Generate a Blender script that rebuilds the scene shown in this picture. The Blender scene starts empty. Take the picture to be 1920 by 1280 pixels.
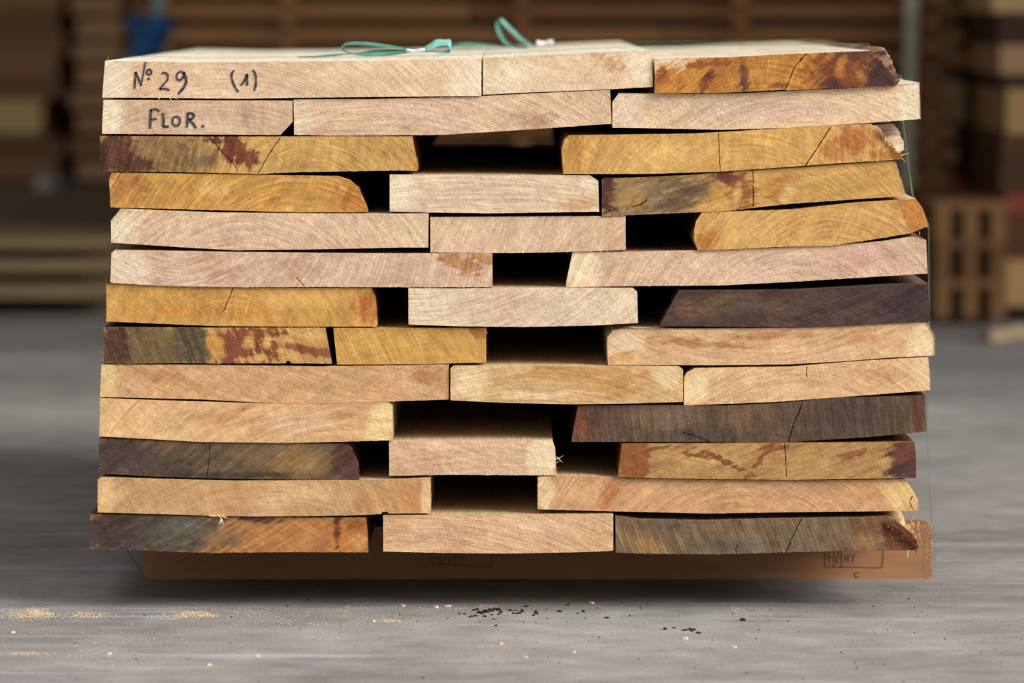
import bpy, math, random
import numpy as np
from mathutils import Vector, noise as mnoise

random.seed(7)
SC = bpy.context.scene
COL = SC.collection

# ------------------------------------------------------------------ camera
FPX = 8750.0                      # focal length in pixels of the 1920 px frame
TH = math.atan(620 / FPX)         # tilt down
YC, ZC = -7.0, 0.904
cam_d = bpy.data.cameras.new('camera')
cam_d.sensor_width = 36.0
cam_d.lens = FPX * 36.0 / 1920.0
cam_d.clip_end = 200
cam_d.dof.use_dof = True
cam_d.dof.focus_distance = 6.98
cam_d.dof.aperture_fstop = 3.3
cam = bpy.data.objects.new('camera', cam_d)
COL.objects.link(cam)
cam.location = (0, YC, ZC)
cam.rotation_euler = (math.pi / 2 - TH, 0, 0)
SC.camera = cam

# ------------------------------------------------------------------ light
w = bpy.data.worlds.new('overcast_sky')
SC.world = w
w.use_nodes = True
nt = w.node_tree
bg = nt.nodes['Background']
bg.inputs['Color'].default_value = (1.0, 0.977, 0.955, 1)
bg.inputs['Strength'].default_value = 0.68
sd = bpy.data.lights.new('hazy_sun', 'SUN')
sd.energy = 3.5
sd.angle = math.radians(32)
sd.color = (1.0, 0.935, 0.86)
sun = bpy.data.objects.new('hazy_sun', sd)
COL.objects.link(sun)
sun.rotation_euler = Vector((-0.70, 0.46, -0.50)).to_track_quat('-Z', 'Y').to_euler()
SC.view_settings.view_transform = 'Standard'
SC.view_settings.look = 'None'
SC.view_settings.gamma = 1
SC.view_settings.use_curve_mapping = False
SC.view_settings.exposure = 0.36

# ------------------------------------------------------------------ helpers
cT, sT = math.cos(TH), math.sin(TH)

def P(px, py, Y=0.0):
    """point of the plane y=Y that is seen at pixel (px, py) of the photo"""
    a, b = (px - 960) / FPX, (py - 640) / FPX
    dy = cT - b * sT
    t = (Y - YC) / dy
    return Vector((a * t, Y, ZC + t * (-sT - b * cT)))

def G(px, py, z=0.0):
    a, b = (px - 960) / FPX, (py - 640) / FPX
    dz = -sT - b * cT
    t = (z - ZC) / dz
    return Vector((a * t, YC + t * (cT - b * sT), z))

def Pn(px, py, Y=0.0):
    a, b = (px - 960) / FPX, (py - 640) / FPX
    t = (Y - YC) / (cT - b * sT)
    return np.stack([a * t, Y + 0 * t, ZC + t * (-sT - b * cT)], -1)

def lin(c):
    return tuple((x / 255 / 12.92) if x / 255 <= 0.04045 else ((x / 255 + 0.055) / 1.055) ** 2.4 for x in c)

ALB = 0.88
def alb(c, k=1.0):
    g = .3 * c[0] + .59 * c[1] + .11 * c[2]
    sat = .90 if max(c) - min(c) > 95 else .97
    return np.array([v * ALB * k for v in lin([g + (v - g) * sat for v in c])])

def tag(o, label=None, cat=None, group=None, kind=None):
    if label: o['label'] = label
    if cat: o['category'] = cat
    if group: o['group'] = group
    if kind: o['kind'] = kind
    return o

def mesh_obj(name, verts, faces, mats, parent=None, midx=None, smooth=False, colors=None, vecs=None):
    me = bpy.data.meshes.new(name)
    me.from_pydata([tuple(v) for v in verts], [], [tuple(int(i) for i in f) for f in faces])
    if not isinstance(mats, (list, tuple)): mats = [mats]
    for m in mats: me.materials.append(m)
    if midx is not None: me.polygons.foreach_set('material_index', np.asarray(midx, dtype=np.int32))
    if smooth: me.polygons.foreach_set('use_smooth', np.ones(len(me.polygons), dtype=bool))
    if colors is not None:
        at = me.attributes.new('tint', 'FLOAT_COLOR', 'POINT')
        c = np.ones((len(verts), 4), dtype=np.float32); c[:, :3] = colors
        at.data.foreach_set('color', c.ravel())
    if vecs is not None:
        at = me.attributes.new('grain', 'FLOAT_VECTOR', 'POINT')
        at.data.foreach_set('vector', np.asarray(vecs, dtype=np.float32).ravel())
    me.update()
    o = bpy.data.objects.new(name, me)
    COL.objects.link(o)
    if parent is not None: o.parent = parent
    return o

class MB:
    """collects simple solids into one mesh"""
    def __init__(s): s.v = []; s.f = []; s.c = []
    def add(s, vs, fs, col=None):
        n = len(s.v); s.v += [tuple(v) for v in vs]; s.f += [tuple(i + n for i in f) for f in fs]
        s.c += [tuple(col) if col is not None else (1, 1, 1)] * len(vs)
    def box(s, a, b, bev=0.0, col=None, jit=0.0):
        x0, y0, z0 = a; x1, y1, z1 = b
        e = bev
        ring = lambda z, i: [(x0 + i, y0 + i, z), (x1 - i, y0 + i, z), (x1 - i, y1 - i, z), (x0 + i, y1 - i, z)]
        if e > 0:
            vs = ring(z0, e) + ring(z0 + e, 0) + ring(z1 - e, 0) + ring(z1, e)
            fs = [(3, 2, 1, 0), (12, 13, 14, 15)]
            for k in range(3):
                for j in range(4):
                    fs.append((k * 4 + j, k * 4 + (j + 1) % 4, k * 4 + 4 + (j + 1) % 4, k * 4 + 4 + j))
        else:
            vs = ring(z0, 0) + ring(z1, 0)
            fs = [(3, 2, 1, 0), (4, 5, 6, 7)] + [(j, (j + 1) % 4, 4 + (j + 1) % 4, 4 + j) for j in range(4)]
        if jit: vs = [(x + random.uniform(-jit, jit), y + random.uniform(-jit, jit), z + random.uniform(-jit, jit) * .3) for x, y, z in vs]
        s.add(vs, fs, col)
    def spike(s, p, q, r, col=None):
        p, q = Vector(p), Vector(q); d = (q - p)
        u = d.cross(Vector((0.3, 1, 0.2))).normalized() * r; v = d.cross(u).normalized() * r
        m = p + d * .5
        vs = [p + u, p - u * .5 + v, p - u * .5 - v, m + u * .7, m - u * .35 + v * .7, m - u * .35 - v * .7, q]
        s.add(vs, [(0, 1, 4, 3), (1, 2, 5, 4), (2, 0, 3, 5), (3, 4, 6), (4, 5, 6), (5, 3, 6), (2, 1, 0)], col)
    def build(s, name, mat, parent=None, smooth=False):
        return mesh_obj(name, s.v, s.f, mat, parent, smooth=smooth, colors=np.array(s.c) if s.c else None)

# numpy value noise ------------------------------------------------------
_R = np.random.RandomState(3).rand(256, 256)
def vn(x, y, seed=0):
    x = x + seed * 17.31; y = y + seed * 9.77
    xi, yi = np.floor(x).astype(int), np.floor(y).astype(int)
    fx, fy = x - xi, y - yi
    fx = fx * fx * (3 - 2 * fx); fy = fy * fy * (3 - 2 * fy)
    g = lambda a, b: _R[a % 256, b % 256]
    return ((g(xi, yi) * (1 - fx) + g(xi + 1, yi) * fx) * (1 - fy) + (g(xi, yi + 1) * (1 - fx) + g(xi + 1, yi + 1) * fx) * fy) * 2 - 1
def fbm(x, y, seed=0, o=3):
    r = 0; a = 1.0; t = 0
    for k in range(o):
        r = r + a * vn(x * 2 ** k, y * 2 ** k, seed + k * 3); t += a; a *= .55
    return r / t
def sstep(e0, e1, x):
    t = np.clip((x - e0) / (e1 - e0), 0, 1); return t * t * (3 - 2 * t)

# ------------------------------------------------------------------ materials
def newmat(name):
    m = bpy.data.materials.new(name); m.use_nodes = True
    nt = m.node_tree
    b = nt.nodes['Principled BSDF']
    b.inputs['Specular IOR Level'].default_value = 0.25
    return m, nt, b
def N(nt, typ, **kw):
    n = nt.nodes.new(typ)
    for k, v in kw.items(): setattr(n, k, v)
    return n
def mth(nt, op, a, b=None, c=None, clamp=False):
    n = N(nt, 'ShaderNodeMath', operation=op); n.use_clamp = clamp
    for i, v in enumerate((a, b, c)):
        if v is None: continue
        if isinstance(v, (int, float)): n.inputs[i].default_value = v
        else: nt.links.new(v, n.inputs[i])
    return n.outputs[0]
def comb(nt, x, y, z=0.0):
    n = N(nt, 'ShaderNodeCombineXYZ')
    for i, v in enumerate((x, y, z)):
        if isinstance(v, (int, float)): n.inputs[i].default_value = v
        else: nt.links.new(v, n.inputs[i])
    return n.outputs[0]
def tex(nt, vec, scale=1.0, detail=2.0, rough=.55):
    n = N(nt, 'ShaderNodeTexNoise'); n.inputs['Scale'].default_value = scale
    n.inputs['Detail'].default_value = detail; n.inputs['Roughness'].default_value = rough
    nt.links.new(vec, n.inputs['Vector']); return n.outputs['Fac']
def ramp(nt, fac, stops):
    n = N(nt, 'ShaderNodeValToRGB'); e = n.color_ramp.elements
    while len(e) < len(stops): e.new(0.5)
    for i, (p, c) in enumerate(stops):
        e[i].position = p; e[i].color = (*c, 1) if len(c) == 3 else c
    nt.links.new(fac, n.inputs[0]); return n.outputs[0]

def end_grain_mat(i, ring, ray, saw, pore, rs=1.0):
    """sawn end grain: growth rings, light rays, saw scratches, pores; colour from the board's own tint"""
    m, nt, b = newmat('end_grain_%02d' % i)
    at = N(nt, 'ShaderNodeAttribute', attribute_name='tint')
    gr = N(nt, 'ShaderNodeAttribute', attribute_name='grain')
    sp = N(nt, 'ShaderNodeSeparateXYZ'); nt.links.new(gr.outputs['Vector'], sp.inputs[0])
    r, a, s = sp.outputs
    o = i * 3.7
    oc = N(nt, 'ShaderNodeTexCoord').outputs['Object']
    # wobble of the ring coordinate
    wob = tex(nt, oc, 9.0, 2)
    r2 = mth(nt, 'ADD', r, mth(nt, 'MULTIPLY', wob, 14.0))
    rings = tex(nt, comb(nt, mth(nt, 'MULTIPLY', r2, .28 * rs), mth(nt, 'MULTIPLY', a, .012), o), 1.0, 4, .7)
    rings = mth(nt, 'SUBTRACT', rings, .5)
    # thin dark late-wood lines
    lw = tex(nt, comb(nt, mth(nt, 'MULTIPLY', r2, .62 * rs), mth(nt, 'MULTIPLY', a, .03), o + 5), 1.0, 2, .6)
    lw = mth(nt, 'SMOOTHSTEP', lw, .56, .72) if False else mth(nt, 'MULTIPLY', mth(nt, 'SUBTRACT', lw, .56, clamp=True), 5.0, clamp=True)
    brk = tex(nt, comb(nt, mth(nt, 'MULTIPLY', r, .06), mth(nt, 'MULTIPLY', a, .05), o + 9), 1.0, 2)
    lw = mth(nt, 'MULTIPLY', lw, mth(nt, 'MULTIPLY', mth(nt, 'SUBTRACT', brk, .38, clamp=True), 4.0, clamp=True))
    # rays: light lines along r
    ry = tex(nt, comb(nt, mth(nt, 'MULTIPLY', a, .55), mth(nt, 'MULTIPLY', r, .012), o + 3), 1.0, 2, .6)
    ry = mth(nt, 'MULTIPLY', mth(nt, 'SUBTRACT', ry, .56, clamp=True), 5.0, clamp=True)
    # saw marks
    sw = tex(nt, comb(nt, mth(nt, 'MULTIPLY', s, .9), mth(nt, 'MULTIPLY', r, .006), o + 7), 1.0, 3, .65)
    sw1 = mth(nt, 'MULTIPLY', mth(nt, 'SUBTRACT', sw, .54, clamp=True), 4.0, clamp=True)
    sw0 = mth(nt, 'MULTIPLY', mth(nt, 'SUBTRACT', .46, sw, clamp=True), 3.0, clamp=True)
    # pores, speckle, blotches
    pr = tex(nt, comb(nt, mth(nt, 'MULTIPLY', r, 1.1), mth(nt, 'MULTIPLY', a, .42), o), 1.0, 3, .75)
    pr = mth(nt, 'SUBTRACT', pr, .5)
    fine = mth(nt, 'SUBTRACT', tex(nt, oc, 650.0, 3, .7), .5)
    bl = mth(nt, 'SUBTRACT', tex(nt, oc, 30.0, 4, .6), .5)
    tot = mth(nt, 'MULTIPLY', rings, 1.5 * ring)
    tot = mth(nt, 'SUBTRACT', tot, mth(nt, 'MULTIPLY', lw, .36 * ring))
    tot = mth(nt, 'ADD', tot, mth(nt, 'MULTIPLY', ry, (.6 if ray > .55 else .34) * ray))
    tot = mth(nt, 'ADD', tot, mth(nt, 'MULTIPLY', sw1, .75 * saw))
    tot = mth(nt, 'SUBTRACT', tot, mth(nt, 'MULTIPLY', sw0, .45 * saw))
    tot = mth(nt, 'ADD', tot, mth(nt, 'MULTIPLY', pr, 1.7 * pore))
    tot = mth(nt, 'ADD', tot, mth(nt, 'MULTIPLY', fine, .9 * pore + .25))
    hgt = tot
    tot = mth(nt, 'ADD', tot, mth(nt, 'MULTIPLY', bl, .38))
    f = mth(nt, 'MAXIMUM', mth(nt, 'ADD', tot, 1.0), .2)
    # darker grain is also redder
    vm = N(nt, 'ShaderNodeVectorMath', operation='POWER') if hasattr(bpy.types, 'xx') else None
    g = comb(nt, mth(nt, 'POWER', f, .8), mth(nt, 'POWER', f, 1.05), mth(nt, 'POWER', f, 1.2))
    mul = N(nt, 'ShaderNodeVectorMath', operation='MULTIPLY')
    nt.links.new(at.outputs['Color'], mul.inputs[0]); nt.links.new(g, mul.inputs[1])
    nt.links.new(mul.outputs[0], b.inputs['Base Color'])
    b.inputs['Roughness'].default_value = .78
    bm = N(nt, 'ShaderNodeBump'); bm.inputs['Strength'].default_value = .5; bm.inputs['Distance'].default_value = .0012
    nt.links.new(hgt, bm.inputs['Height']); nt.links.new(bm.outputs[0], b.inputs['Normal'])
    return m

def long_grain_mat():
    m, nt, b = newmat('long_grain_sawn')
    at = N(nt, 'ShaderNodeAttribute', attribute_name='tint')
    oc = N(nt, 'ShaderNodeTexCoord').outputs['Object']
    mp = N(nt, 'ShaderNodeMapping'); mp.inputs['Scale'].default_value = (90, 4, 90); nt.links.new(oc, mp.inputs[0])
    a = mth(nt, 'SUBTRACT', tex(nt, mp.outputs[0], 1.0, 4, .65), .5)
    b2 = mth(nt, 'SUBTRACT', tex(nt, oc, 400.0, 2, .6), .5)
    f = mth(nt, 'ADD', mth(nt, 'ADD', mth(nt, 'MULTIPLY', a, .7), mth(nt, 'MULTIPLY', b2, .35)), 1.0)
    mul = N(nt, 'ShaderNodeVectorMath', operation='MULTIPLY')
    nt.links.new(at.outputs['Color'], mul.inputs[0]); nt.links.new(comb(nt, f, f, f), mul.inputs[1])
    nt.links.new(mul.outputs[0], b.inputs['Base Color']); b.inputs['Roughness'].default_value = .85
    bm = N(nt, 'ShaderNodeBump'); bm.inputs['Strength'].default_value = .5; bm.inputs['Distance'].default_value = .001
    nt.links.new(f, bm.inputs['Height']); nt.links.new(bm.outputs[0], b.inputs['Normal'])
    return m
LONG = long_grain_mat()

def tint_mat(name, rough=.8, sx=40, sy=6, sz=40, amt=.6, bump=.002, sheen=0):
    m, nt, b = newmat(name)
    at = N(nt, 'ShaderNodeAttribute', attribute_name='tint')
    oc = N(nt, 'ShaderNodeTexCoord').outputs['Object']
    mp = N(nt, 'ShaderNodeMapping'); mp.inputs['Scale'].default_value = (sx, sy, sz); nt.links.new(oc, mp.inputs[0])
    a = mth(nt, 'SUBTRACT', tex(nt, mp.outputs[0], 1.0, 5, .65), .5)
    f = mth(nt, 'ADD', mth(nt, 'MULTIPLY', a, 2 * amt), 1.0)
    mul = N(nt, 'ShaderNodeVectorMath', operation='MULTIPLY')
    nt.links.new(at.outputs['Color'], mul.inputs[0]); nt.links.new(comb(nt, f, f, f), mul.inputs[1])
    nt.links.new(mul.outputs[0], b.inputs['Base Color']); b.inputs['Roughness'].default_value = rough
    bm = N(nt, 'ShaderNodeBump'); bm.inputs['Strength'].default_value = .7; bm.inputs['Distance'].default_value = bump
    nt.links.new(f, bm.inputs['Height']); nt.links.new(bm.outputs[0], b.inputs['Normal'])
    return m
BARK = tint_mat('bark_fibres', .95, 260, 25, 260, .75, .003)
ROUGH = tint_mat('weathered_board', .85, 3, 25, 25, .35)
ROUGHY = tint_mat('weathered_board_end', .85, 18, 3, 18, .35)
FIB = tint_mat('wood_fibres', .9, 300, 300, 300, .2, .0005)

# ------------------------------------------------------------------ the setting
def ground_mat():
    m, nt, b = newmat('worn_concrete')
    oc = N(nt, 'ShaderNodeTexCoord').outputs['Object']
    def mapped(sx, sy, loc=0):
        mp = N(nt, 'ShaderNodeMapping'); mp.inputs['Scale'].default_value = (sx, sy, 1); mp.inputs['Location'].default_value = (loc, loc, 0)
        nt.links.new(oc, mp.inputs[0]); return mp.outputs[0]
    big = tex(nt, mapped(1.2, 1.6), 1.0, 5, .6)
    mid = tex(nt, mapped(9, 11), 1.0, 4, .65)
    fine = tex(nt, oc, 230.0, 3, .7)
    c = ramp(nt, mth(nt, 'ADD', mth(nt, 'MULTIPLY', big, .55), mth(nt, 'MULTIPLY', mid, .45)), [(.34, (.155, .151, .150)), (.5, (.258, .252, .250)), (.66, (.372, .365, .362))])
    f = mth(nt, 'ADD', mth(nt, 'MULTIPLY', mth(nt, 'SUBTRACT', fine, .5), 1.1), 1.0)
    mul = N(nt, 'ShaderNodeVectorMath', operation='MULTIPLY')
    nt.links.new(c, mul.inputs[0]); nt.links.new(comb(nt, f, f, f), mul.inputs[1])
    # pale bluish scuffed streaks
    st = tex(nt, mapped(1.1, 16, 4.2), 1.0, 3, .6)
    stm = mth(nt, 'MULTIPLY', mth(nt, 'SUBTRACT', st, .58, clamp=True), 6.0, clamp=True)
    mx = N(nt, 'ShaderNodeMix', data_type='RGBA')
    nt.links.new(mth(nt, 'MULTIPLY', stm, .8), mx.inputs[0]); nt.links.new(mul.outputs[0], mx.inputs[6]); mx.inputs[7].default_value = (.46, .48, .58, 1)
    # dark stains
    dk = tex(nt, mapped(7.0, 16, 9.3), 1.0, 6, .75)
    dkm = mth(nt, 'MULTIPLY', mth(nt, 'SUBTRACT', dk, .60, clamp=True), 4.0, clamp=True)
    mx2 = N(nt, 'ShaderNodeMix', data_type='RGBA')
    nt.links.new(mth(nt, 'MULTIPLY', dkm, .8), mx2.inputs[0]); nt.links.new(mx.outputs[2], mx2.inputs[6]); mx2.inputs[7].default_value = (.16, .14, .125, 1)
    nt.links.new(mx2.outputs[2], b.inputs['Base Color'])
    rr = mth(nt, 'SUBTRACT', .72, mth(nt, 'MULTIPLY', stm, .25))
    nt.links.new(rr, b.inputs['Roughness'])
    b.inputs['Specular IOR Level'].default_value = .3
    bm = N(nt, 'ShaderNodeBump'); bm.inputs['Strength'].default_value = .35; bm.inputs['Distance'].default_value = .002
    nt.links.new(mth(nt, 'ADD', fine, mid), bm.inputs['Height']); nt.links.new(bm.outputs[0], b.inputs['Normal'])
    return m
def plain(name, c, rough=.7, amt=.15, sc=8.0):
    m, nt, b = newmat(name)
    oc = N(nt, 'ShaderNodeTexCoord').outputs['Object']
    n = tex(nt, oc, sc, 4, .6)
    k0 = tuple(v * (1 - amt) for v in c); k1 = tuple(min(1, v * (1 + amt)) for v in c)
    nt.links.new(ramp(nt, n, [(.3, k0), (.7, k1)]), b.inputs['Base Color']); b.inputs['Roughness'].default_value = rough
    return m

def slab(name, a, b, mat):
    m = MB(); m.box(a, b); o = m.build(name, mat); o['kind'] = 'structure'; return o
slab('floor', (-16, -30, -0.2), (16, 22, 0), ground_mat())
DARKW = plain('dark_shed_boards', (.10, .07, .045), .9)
slab('wall_back', (-9.4, 21, 0), (9.2, 21.2, 4.0), DARKW)
slab('sky_blocker_left', (-2.95, -1.0, 0), (-2.75, 6.6, 4.0), DARKW)  # unseen wall added to keep sky light off the left ground
slab('wall_right', (9, 3.0, 0), (9.2, 21, 4.0), DARKW)
slab('ceiling', (-9.4, 2.0, 4.0), (9.4, 21.2, 4.15), plain('shed_roof', (.26, .22, .18), .9))

# ------------------------------------------------------------------ the planks
CR = (232, 213, 182); PK = (220, 190, 156); P2 = (213, 181, 150); TN = (205, 168, 124); TB = (193, 150, 104)
YL = (206, 156, 82); YO = (198, 140, 62); OR = (178, 104, 36); RB = (120, 62, 34); PU = (98, 56, 46); DK = (72, 52, 46); DG = (100, 82, 60); OL = (128, 104, 72); GB = (78, 72, 68)

# id: top edge, bottom edge (left to right, px), front offset mm, base, side colour, pith px, (ring, ray, saw, pore), saw angle,
#     patches (cx, cy, rx, ry, rot, colour, softness, warp), cracks, ragged px, length m, label
B = []
def plank(top, bot, off, base, side, pith, g, sang, patches, cracks, rag, L, label, cat_name='plank', wane=None, rs=1.0, fr=None):
    B.append(dict(top=top, bot=bot, off=off, base=base, side=side, pith=pith, g=g, sang=sang, patches=patches, cracks=cracks, rag=rag, L=L, label=label, wane=wane, rs=rs, fr=fr))

# row 1 (top)
plank([(197,113.5),(350,117),(700,114),(903,109.5)], [(191.5,183),(300,183.5),(441,185),(700,181.5),(903,180)], 0, PK, (236,226,204), (420,520), (.8,.35,.35,.8), 35,
      [(205,150,42,60,0,CR,.5,.25),(880,145,50,60,0,CR,.6,.3),(520,150,120,40,20,P2,.9,.4),(300,140,60,50,0,(218,182,148),.8,.5)], [], .7, 2.08,
      'pale plank end at top left, handwritten No 29 (1) on it')
plank([(905,109),(1000,104),(1120,98),(1219,94),(1222,95)], [(905.5,177.5),(1000,173),(1106,169),(1145,167.3),(1225,163)], 3, PK, (236,226,204), (1080,-120), (.5,.5,.5,.8), 50,
      [(960,145,50,40,0,CR,.9,.4),(1200,120,30,60,0,CR,.6,.3),(1140,115,40,14,20,(196,156,120),.7,.8)], [], .6, 2.0,
      'short pale plank end between the No 29 plank and the orange plank at top')
plank([(1227,110),(1372,107),(1440,103),(1512,100),(1634,95),(1650,112),(1684,157)], [(1227,175),(1330,174.5),(1400,172),(1472,168),(1474,169.5),(1580,164.5),(1669,161.5),(1684,159)], -2, (186,118,44), (232,220,196), (1430,330), (1.2,1.0,.2,.7), 40,
      [(1300,150,80,50,0,(190,124,48),.9,.4),(1460,140,60,50,0,(190,128,54),.8,.4),(1580,140,70,60,0,(118,62,32),.5,.5),(1655,135,45,60,0,(66,42,38),.5,.4),(1600,105,45,14,0,(98,56,36),.6,.6),(1575,125,10,22,15,(186,116,44),.8,.6),(1612,142,10,14,-40,(172,108,46),.8,.5),(1565,160,20,14,0,(80,44,40),.7,.6),(1320,120,60,10,-8,(146,76,32),.5,.8),(1240,135,16,20,0,(150,80,34),.6,.6),(1325,150,8,30,25,(138,74,36),.6,.9),(1395,140,9,40,-4,(112,66,48),.6,.5),(1460,160,20,6,0,(140,76,36),.8,.7),(1250,117,62,16,-10,(206,164,124),.25,.9),(1240,112,40,10,0,(222,196,164),.3,.9)],
      [[(1513,100),(1490,125),(1473,167)]], 1.2, 2.0, 'orange and dark brown plank end with bark on its right edge, at top right', wane=('R', 1650, (120,88,70)))
# row 2
plank([(194,187),(350,188),(549,188.5)], [(191,250.6),(350,252),(525.6,253),(549,228)], -1, (200,168,138), (226,206,180), (380,640), (.7,.5,.7,.5), 88,
      [(200,220,34,50,0,CR,.5,.3),(400,235,150,16,0,(212,182,150),.9,.5),(470,215,40,30,0,(190,156,128),.9,.4)], [], .7, 2.0,
      'pale plank end with FLOR. handwritten on it and its lower right corner cut off')
plank([(550,186.3),(700,185.5),(887,181),(1012,174.5),(1144,168.5)], [(551,253),(620,254.5),(700,254.2),(825,253),(981,243.5),(1147,232)], 4, P2, (226,206,180), (700,760), (.9,.3,.35,.9), 25,
      [(565,220,26,50,0,(220,200,172),.5,.3),(1000,225,40,22,0,(190,152,124),.9,.7),(800,210,90,30,10,(212,180,154),.9,.4)], [], .8, 2.0,
      'long pale pinkish plank end in the middle of the second row from the top')
plank([(1148,192),(1161,174.5),(1300,176.5),(1400,174.5),(1481,170.5),(1600,165),(1683,160),(1725,155)], [(1148,239.7),(1200,240.2),(1356,243.5),(1481,239.7),(1637,230),(1727.5,223)], 7, PK, (236,226,204), (1500,520), (.8,.3,.3,.9), 20,
      [(1175,215,30,40,0,(222,202,176),.6,.3),(1710,190,30,50,0,CR,.5,.3),(1420,200,150,20,0,(204,176,152),.9,.4)], [], .7, 2.0,
      'long pale plank end jutting out at right, directly under the orange barked plank')
# row 3
plank([(186.5,254.5),(391,256),(600,255.5),(773.5,255.5),(783,307),(784.5,312)], [(190,321),(316,322),(441,325.2),(485,325.8),(566,322.5),(754,319.4),(782,320.6),(784,318)], 0, (202,156,84), (110,76,50), (590,420), (1.0,.6,.3,.5), 80,
      [(290,290,130,60,0,(138,106,66),.55,.3),(215,285,36,60,0,(88,52,38),.5,.4),(250,312,50,15,0,(84,52,38),.5,.8),(190,300,14,40,0,(66,42,36),.5,.5),(400,262,36,8,0,PU,.5,.8),(440,268,24,14,30,(124,66,42),.4,.5),(452,290,36,18,10,(116,62,42),.35,.6),(430,285,18,22,-20,(112,60,44),.4,.6),(466,305,6,18,0,(120,66,44),.5,.5),(340,275,20,8,30,(112,84,60),.8,.8),(375,300,40,14,0,(120,98,66),.8,.4),(780,290,14,40,0,(190,134,62),.7,.5)],
      [[.75,(393,257),(415,284),(436,304),(446,322)],[.85,(526,257.5),(503,291),(484,325)]], 1.0, 2.0, 'yellow plank end, dark brown at its left end, directly under the FLOR. plank', wane=('R', 772, (176,124,74)))
plank([(1053,280),(1058,261),(1067,254),(1300,250.6),(1403,244.5),(1544,235.5),(1634,232),(1656,260),(1678,283),(1692,291)], [(1056,325.8),(1215,325.8),(1350,321.5),(1481,312.5),(1590,304.7),(1669,300),(1691,297)], -4, (212,160,84), (190,150,96), (1400,480), (.8,.6,.25,.4), 85,
      [(1075,290,24,50,0,(190,134,62),.7,.4),(1605,262,44,28,0,(182,110,52),.45,.5),(1560,285,28,16,30,(188,124,58),.8,.6),(1670,290,40,12,0,(176,112,50),.6,.8),(1250,290,80,30,0,(216,172,98),.9,.3)],
      [[(1347,249),(1348,285),(1351,321)],[(1558,238),(1510,310)]], 1.0, 2.0, 'yellow plank end with a vertical crack and fibrous torn bark at its right end', wane=('R', 1636, (120,88,60)))
# row 4
plank([(204,336),(210,323),(379,325.8),(635,330),(657,337),(672.5,351),(688,385),(691,396)], [(207,388.7),(394,393.7),(566,398),(690,397.6),(691,397.2)], 2, (206,150,70), (180,150,110), (560,560), (1.2,.5,.3,.5), 60,
      [(240,355,40,36,0,(190,132,66),.7,.6),(262,350,22,18,0,(172,114,58),.8,.8),(670,375,40,34,0,(184,116,46),.6,.4),(510,374,24,10,0,(184,122,56),.7,.9),(400,350,40,20,0,(214,166,88),.9,.4)], [[.5,(387,338),(398,350)]], .9, 2.0,
      'golden yellow plank end with a rounded right edge at left of the fourth row', wane=('R', 634, (120,90,66)))
plank([(730.6,327),(920,327.5),(1106,328.5),(1122,339)], [(730.6,396),(800,398),(919,399.7),(1123.4,396.6)], -3, (216,190,160), (190,160,126), (900,1500), (.9,.15,.3,.7), 10,
      [(750,350,30,50,0,CR,.6,.3),(1085,380,44,18,-10,(208,172,132),.3,.5),(1110,345,24,24,0,CR,.8,.3)], [], .4, 1.5,
      'short pale plank end in the middle of the fourth row under the wide dark gap')
plank([(1128,337),(1134,334),(1200,332.3),(1300,327.5),(1356,322.6),(1512,312.6),(1675,300.8),(1697,363)], [(1128,406),(1200,402.5),(1356,396),(1481,382),(1606,373.5),(1697,367.5)], 1, (208,158,82), (170,130,90), (1440,560), (.9,.4,.3,.5), 15,
      [(1200,370,110,50,0,(136,112,78),.5,.4),(1140,372,22,50,0,(80,48,40),.5,.5),(1180,372,34,24,0,(158,124,74),.7,.5),(1290,350,52,30,0,(108,88,68),.8,.5),(1265,385,46,18,0,(104,80,58),.8,.5),(1350,360,20,14,30,(190,140,68),.7,.5),(1375,335,36,14,10,(112,62,48),.4,.6),(1390,365,26,36,0,(150,90,44),.6,.8),(1382,365,9,22,10,(208,162,88),.7,.5),(1470,360,26,34,25,(184,124,62),.35,.6),(1478,362,15,24,25,(216,176,104),.9,.6),(1440,345,20,20,0,(198,142,66),.8,.7)],
      [[.9,(1412,319),(1412.5,391)],[(1184,388),(1203,383),(1213,374)]], 1.0, 2.0, 'plank end mottled grey and purple brown at left, golden at right, in the fourth row', wane=('R', 1676, (190,160,132)))
# row 5
plank([(208,413),(227,391),(410,398.3),(600,400),(760,400),(804,399.3)], [(208.5,454.7),(347.5,463.7),(441,469),(600,467),(760,463.7),(803,463.7)], -2, P2, (214,190,160), (450,640), (.9,.4,.3,.8), 70,
      [(230,430,34,40,20,(224,208,176),.6,.3),(780,430,34,40,0,(216,190,154),.8,.3),(420,440,120,30,0,(212,178,150),.9,.4)], [], .6, 2.0,
      'long pale plank end with a chamfered upper left corner in the fifth row')
plank([(806,407),(1000,406),(1173,405)], [(807,473.4),(950,474.3),(1044,473),(1174,468.6)], 3, (212,180,150), (200,172,136), (1700,1000), (.7,.3,.5,.8), 75,
      [(870,440,60,40,0,(218,188,156),.9,.4),(1150,440,40,50,0,(208,172,138),.9,.3)], [], .8, 2.0,
      'pale plank end in the middle of the fifth row, beside the dark gap')
plank([(1301,432),(1305,415),(1316,398),(1400,395),(1481,393),(1606,379.3),(1717,372.5),(1731,391),(1740.6,421)], [(1302,452),(1309,469.5),(1380,467),(1450,463.2),(1559,460.6),(1637.5,449),(1706,437.5),(1741,424)], 2, (214,162,88), (220,190,150), (1560,600), (1.0,.6,.3,.5), 60,
      [(1322,450,30,24,-20,(186,118,54),.6,.6),(1400,430,60,30,0,(212,166,96),.9,.3),(1720,400,28,70,-20,(190,122,56),.12,.15),(1555,425,30,30,0,(196,144,82),.9,.5)],
      [], 1.0, 2.0, 'yellow plank end with rounded left edge and pointed right corner in the fifth row', wane=('L', 1316, (120,84,46)))
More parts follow.
